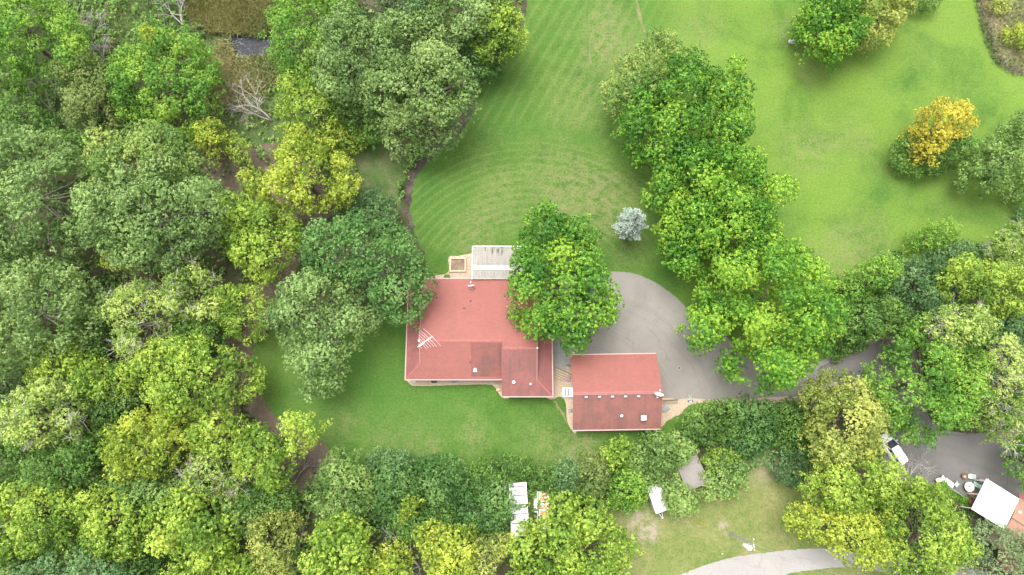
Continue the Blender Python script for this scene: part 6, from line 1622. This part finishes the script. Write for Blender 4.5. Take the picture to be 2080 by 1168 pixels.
# ------------------------------------------------------------------ bare and dead trees
def bare_tree(label, px, py, hz, spread, lean, seed, mat, dense=1.0, flat=.55, cat='tree', nm='bare_tree'):
    """branching of a leafless tree; lean = direction in the ground plane (picture right, picture up)"""
    rg = random.Random(seed)
    B = W(px, py)
    root = empty(nm, B, label, cat, 'bare and fallen trees')
    trunk, twigs = MB(), MB()
    def grow(p, dv, ln, r, lv, mb):
        n = 3; pts = [p]; d = dv.copy()
        for i in range(n):
            d = (d + Vector((rg.gauss(0, .16), rg.gauss(0, .16), rg.gauss(0, .12)))).normalized()
            pts.append(pts[-1] + d * ln / n)
        mb.tube(pts, [r, r * .85, r * .7, r * .5], 5 if lv < 2 else 3, lv < 1)
        if lv >= 4: return
        k = int((3 if lv < 2 else 2.6) * dense + rg.random())
        for j in range(max(2, k)):
            f = rg.uniform(.35, 1.0); q = pts[1].lerp(pts[3], f) if j else pts[3]
            nd = (d + Vector((rg.gauss(0, .6), rg.gauss(0, .6), rg.gauss(.05, .32) * flat * 2))).normalized()
            grow(q, nd, ln * rg.uniform(.55, .8), r * rg.uniform(.45, .62), lv + 1, twigs)
    L0 = Vector((lean[0], lean[1], flat)).normalized()
    grow(B, L0, spread * .46, .05 + .018 * spread, 0, trunk)
    if dense > .9:
        for _ in range(2):
            grow(B + Vector((0, 0, .2)), (L0 + Vector((rg.gauss(0, .5), rg.gauss(0, .5), .1))).normalized(), spread * .40, .04 + .012 * spread, 1, twigs)
    trunk.build('trunk', mat, root, True)
    twigs.build('branches', mat, root)
bare_tree('bleached bare tree with fan of twigs above the small light yellow tree', 552, 246, 5, 7.5, (-.9, .5), 1, M['dead'], 1.25)
bare_tree('grey bare tree leaning on the left edge below the corner tree', 108, 228, 5, 7.0, (-.5, .75), 2, M['dead'], 1.2)
bare_tree('brown leafless bush at the mulch end of the dark hedge', 598, 988, 4, 6.5, (.35, .8), 3, M['dead_d'], 1.3, cat='shrub', nm='bare_shrub')
bare_tree('bare branched crown at the foot of the largest oak', 402, 548, 8, 8.0, (.0, .35), 4, M['dead'], .8, 1.2)
bare_tree('broken bleached limb between the left oaks', 175, 545, 6, 8.0, (-.7, .7), 5, M['dead'], .8, .8)
bare_tree('fallen white limb in the lower left wood', 205, 822, 5, 6.0, (-.95, .1), 6, M['dead'], .7, .5)
bare_tree('grey dead brush at the top left between two thickets', 195, 92, 3, 6.5, (-.2, .9), 7, M['dead'], 1.4, .4)
bare_tree('lower clump of grey dead brush under the top left thicket', 205, 140, 3, 5.0, (.2, .5), 8, M['dead'], 1.4, .4)
bare_tree('grey dead brush left of the brown reeds', 372, 52, 3, 6.0, (-.1, .9), 9, M['dead'], 1.4, .4)
bare_tree('bare twiggy bush beside the small yellow bottom crown', 852, 1150, 4, 6.0, (-.4, .7), 10, M['dead'], 1.0, .7)
bare_tree('bleached twiggy bush under the parked car on the yard edge', 1845, 992, 3, 5.5, (-.1, .6), 11, M['dead'], 1.4, .6, cat='shrub', nm='bare_shrub')
bare_tree('bare crooked limb at the left side of the golden olive crown', 1662, 866, 8, 6.0, (-.6, .5), 12, M['dead'], .7, 1.0)
bare_tree('bleached dead tree among the yellow crown on the right edge', 2030, 800, 12, 12.0, (.3, .0), 13, M['dead'], 1.0, 1.6)
bare_tree('thin bare tree in the brown gap near the round light green crown', 618, 1105, 5, 6.0, (.1, .7), 14, M['dead_d'], .9, .8)
bare_tree('grey twiggy stem poking from the hedge by the white trailer', 1008, 992, 5, 4.0, (.2, .4), 15, M['dead'], 1.0, .9, cat='shrub', nm='bare_shrub')
bare_tree('tangle of grey twigs at the drive mouth under the thicket', 1795, 700, 4, 5.5, (-.3, .4), 16, M['dead_d'], 1.2, .6, cat='shrub', nm='bare_shrub')

# ------------------------------------------------------------------ reeds, meadow grass and undergrowth
def scatter(region, n, seed, clear=()):
    rg = np.random.default_rng(seed)
    poly = poly_np(region); lo, hi = poly.min(0), poly.max(0)
    P = rg.uniform(lo, hi, (n, 2)); P = P[inside(P, poly)]
    for c in clear: P = P[~inside(P, poly_np(c))]
    return P, rg
def vnoise(P, s, seed):
    """cheap smooth patchiness"""
    rg = np.random.default_rng(seed); v = np.zeros(len(P))
    for k in range(6):
        a = rg.uniform(0, 6.28); f = s * rg.uniform(.6, 1.8)
        v += np.sin(P[:, 0] * f * math.cos(a) + P[:, 1] * f * math.sin(a) + rg.uniform(0, 6.28))
    return v / 6
def blades(name, region, n, seed, h, mat, w=.07, lean=.55, clear=(), tmul=.3, soft=0.0):
    P, rg = scatter(region, n, seed, clear)
    P = P + rg.normal(0, soft, P.shape)
    for c in clear: P = P[~inside(P, poly_np(c))]
    k = len(P); H = h * rg.uniform(.5, 1.2, k) * (1 + .4 * vnoise(P, .5, seed))
    A = unit(np.stack([rg.normal(0, lean, k), rg.normal(0, lean, k), np.ones(k)], 1))
    C = np.stack([P[:, 0], P[:, 1], np.zeros(k)], 1) + A * (H * .5)[:, None]
    Nn = unit(rg.normal(0, 1, (k, 3)) + [0, 0, .6])
    t = np.clip(.5 + tmul * vnoise(P, .35, seed + 1) * 1.6 + rg.normal(0, .16, k), 0, 1)
    return tag(leaf_mesh(name, C, Nn, A, H, np.full(k, w) * rg.uniform(.7, 1.4, k), t, mat, None, (0, 0, 0)), kind='stuff')
POND = [(478, 76), (500, 72), (530, 70), (548, 85), (545, 105), (520, 108), (490, 112), (480, 100)]
REED = [(375, -60), (600, -60), (560, 20), (555, 60), (535, 78), (480, 70), (430, 68), (400, 50), (385, 20)]
blades('brown_reeds', REED, 44000, 31, 1.8, leafmat('reed_blade', (.078, .108, .030), (.165, .165, .055), (.29, .245, .105), .2), .085, .30)
PONDC = [(474, 66), (540, 62), (556, 80), (552, 112), (522, 116), (488, 120), (474, 104)]
TANG = [(430, 110), (480, 80), (485, 112), (545, 110), (560, 140), (540, 175), (480, 215), (430, 220), (410, 180)]
blades('tan_grass', TANG, 20000, 32, 1.1, leafmat('tan_blade', (.085, .140, .034), (.215, .215, .085), (.37, .32, .165), .2), .09, .45, (PONDC,), .4, .9)
blades('tall_grass', [(150, -60), (400, -60), (440, 60), (440, 230), (560, 250), (640, 170), (580, 130), (480, 120), (420, 90), (330, 60), (200, 120), (150, 100)], 16000, 36, 1.0, leafmat('tall_blade', (.05, .10, .025), (.11, .155, .045), (.22, .21, .09), .2), .09, .6, (PONDC,), .4, .8)
blades('meadow_grass', MEADOW, 14000, 33, .7, leafmat('meadow_blade', (.09, .12, .04), (.19, .175, .09), (.28, .24, .15), .2), .07, .8)
blades('fringe_grass', [(1985, -40), (1995, 20), (2010, 70), (2030, 118), (2060, 140), (2130, 146), (2130, 160), (2055, 152), (2018, 128), (1998, 80), (1982, 20), (1975, -40)], 9000, 34, .9, leafmat('fringe_blade', (.07, .11, .045), (.14, .14, .08), (.24, .20, .15), .2), .08, .7)

CLEAR = [LAWN, DRIVE, PADS, ROAD, DRY, DRY2, PONDC, REED]
WOOD = [(-160, -120), (1080, -120), (1060, 60), (980, 160), (880, 290), (830, 400), (800, 460), (600, 640), (520, 700), (520, 800), (640, 890), (700, 960), (1000, 980), (1240, 990), (1300, 1230), (-160, 1230)]
def undergrowth(name, region, n, seed, mat, hmax, clear, cover=0.0, size=1.0, bare=()):
    P, rg = scatter(region, n, seed, clear)
    v = vnoise(P, .16, seed) + .7 * vnoise(P, .55, seed + 3)
    keep = v > cover
    for b in bare:
        ib = inside(P, poly_np(b)); keep &= ~ib | (v > .38)
    P, v = P[keep], v[keep]
    k = len(P); z = hmax * np.clip(rg.uniform(.1, 1, k) * (.45 + .9 * np.clip(v, 0, 1)), .05, 1)
    pts = np.stack([P[:, 0], P[:, 1], z], 1)
    C, Nn, A, L, Wd, t = sprigs(rg, pts, np.tile([0, 0, 1.0], (k, 1)), .5 + .3 * vnoise(P, .3, seed + 5), .42 * size, 5, .44 * size, .27 * size, .4)
    C[:, 2] = np.maximum(C[:, 2], .05)
    return tag(leaf_mesh(name, C, Nn, A, L, Wd, t, mat, None, (0, 0, 0)), kind='stuff')
undergrowth('undergrowth', WOOD, 22000, 41, LM['forest'], 3.4, CLEAR, -.3, 1.1, (LITTER, ROUGH, ROUGH2, TANG, MULCH_N, MULCH_S))
undergrowth('low_groundcover', WOOD, 11000, 42, LM['apple'], 1.0, CLEAR, -.05, .9, (LITTER, MULCH_N, MULCH_S))
RWOOD = [(1690, 590), (1780, 520), (1860, 500), (2040, 490), (2240, 480), (2240, 860), (2020, 880), (1880, 860), (1850, 760), (1820, 680), (1700, 690)]
undergrowth('undergrowth', RWOOD, 5200, 43, LM['forest'], 2.0, [DRIVE, PADS], -.1, 1.0)
HWOOD = [(1290, 900), (1380, 850), (1640, 815), (1660, 900), (1560, 930), (1440, 1000), (1340, 1040), (1240, 1030), (1010, 1090), (700, 1080), (640, 980), (760, 940), (1240, 960)]
undergrowth('undergrowth', HWOOD, 8500, 44, LM['deep'], 2.6, [DRIVE, [(1330, 975), (1360, 1070), (1320, 1070), (1300, 985)]], -.1, .8)
BWOOD = [(1640, 900), (1700, 900), (1790, 960), (1900, 1000), (1975, 1040), (1975, 1120), (1800, 1110), (1690, 1040), (1640, 980)]
undergrowth('undergrowth', BWOOD, 1600, 45, LM['apple'], .8, [PADS, ROAD], .05, .8)
# clipped round bush and strip of grass along the kerb
for lab, px, py, r, sd in (('small round green bush between lounger and kerb', 1912, 985.5, .62, 61), ('low weed clump by the kerb near the red mower', 1958, 1015, .42, 62), ('tiny green plant against the house wall near the sandbox', 908, 563.5, .35, 63)):
    c = W(px, py); rg = np.random.default_rng(sd); k = 160
    root = empty('shrub', c, lab, 'shrub')
    q = unit(rg.normal(0, 1, (k, 3)) + [0, 0, .5]); p = np.array(c)[None] + q * np.array([r, r, r * .8]) + [0, 0, r * .55]
    C, Nn, A, L, Wd, t = sprigs(rg, p, q, np.full(k, .45), .12, 6, .16, .10)
    leaf_mesh('foliage', C, Nn, A, L, Wd, t, LM['bright'], root, root.location)
    MB().tube([c - Vector((0, 0, .02)), c + Vector((0, 0, r))], [.05, .02], 5).build('stem', M['bark'], root)
blades('kerb_grass', [(1912, 990), (1920, 984), (1945, 1001), (1968, 1017), (1974, 1030), (1960, 1030), (1935, 1010)], 2600, 35, .45, LM['bright'], .06, .6)
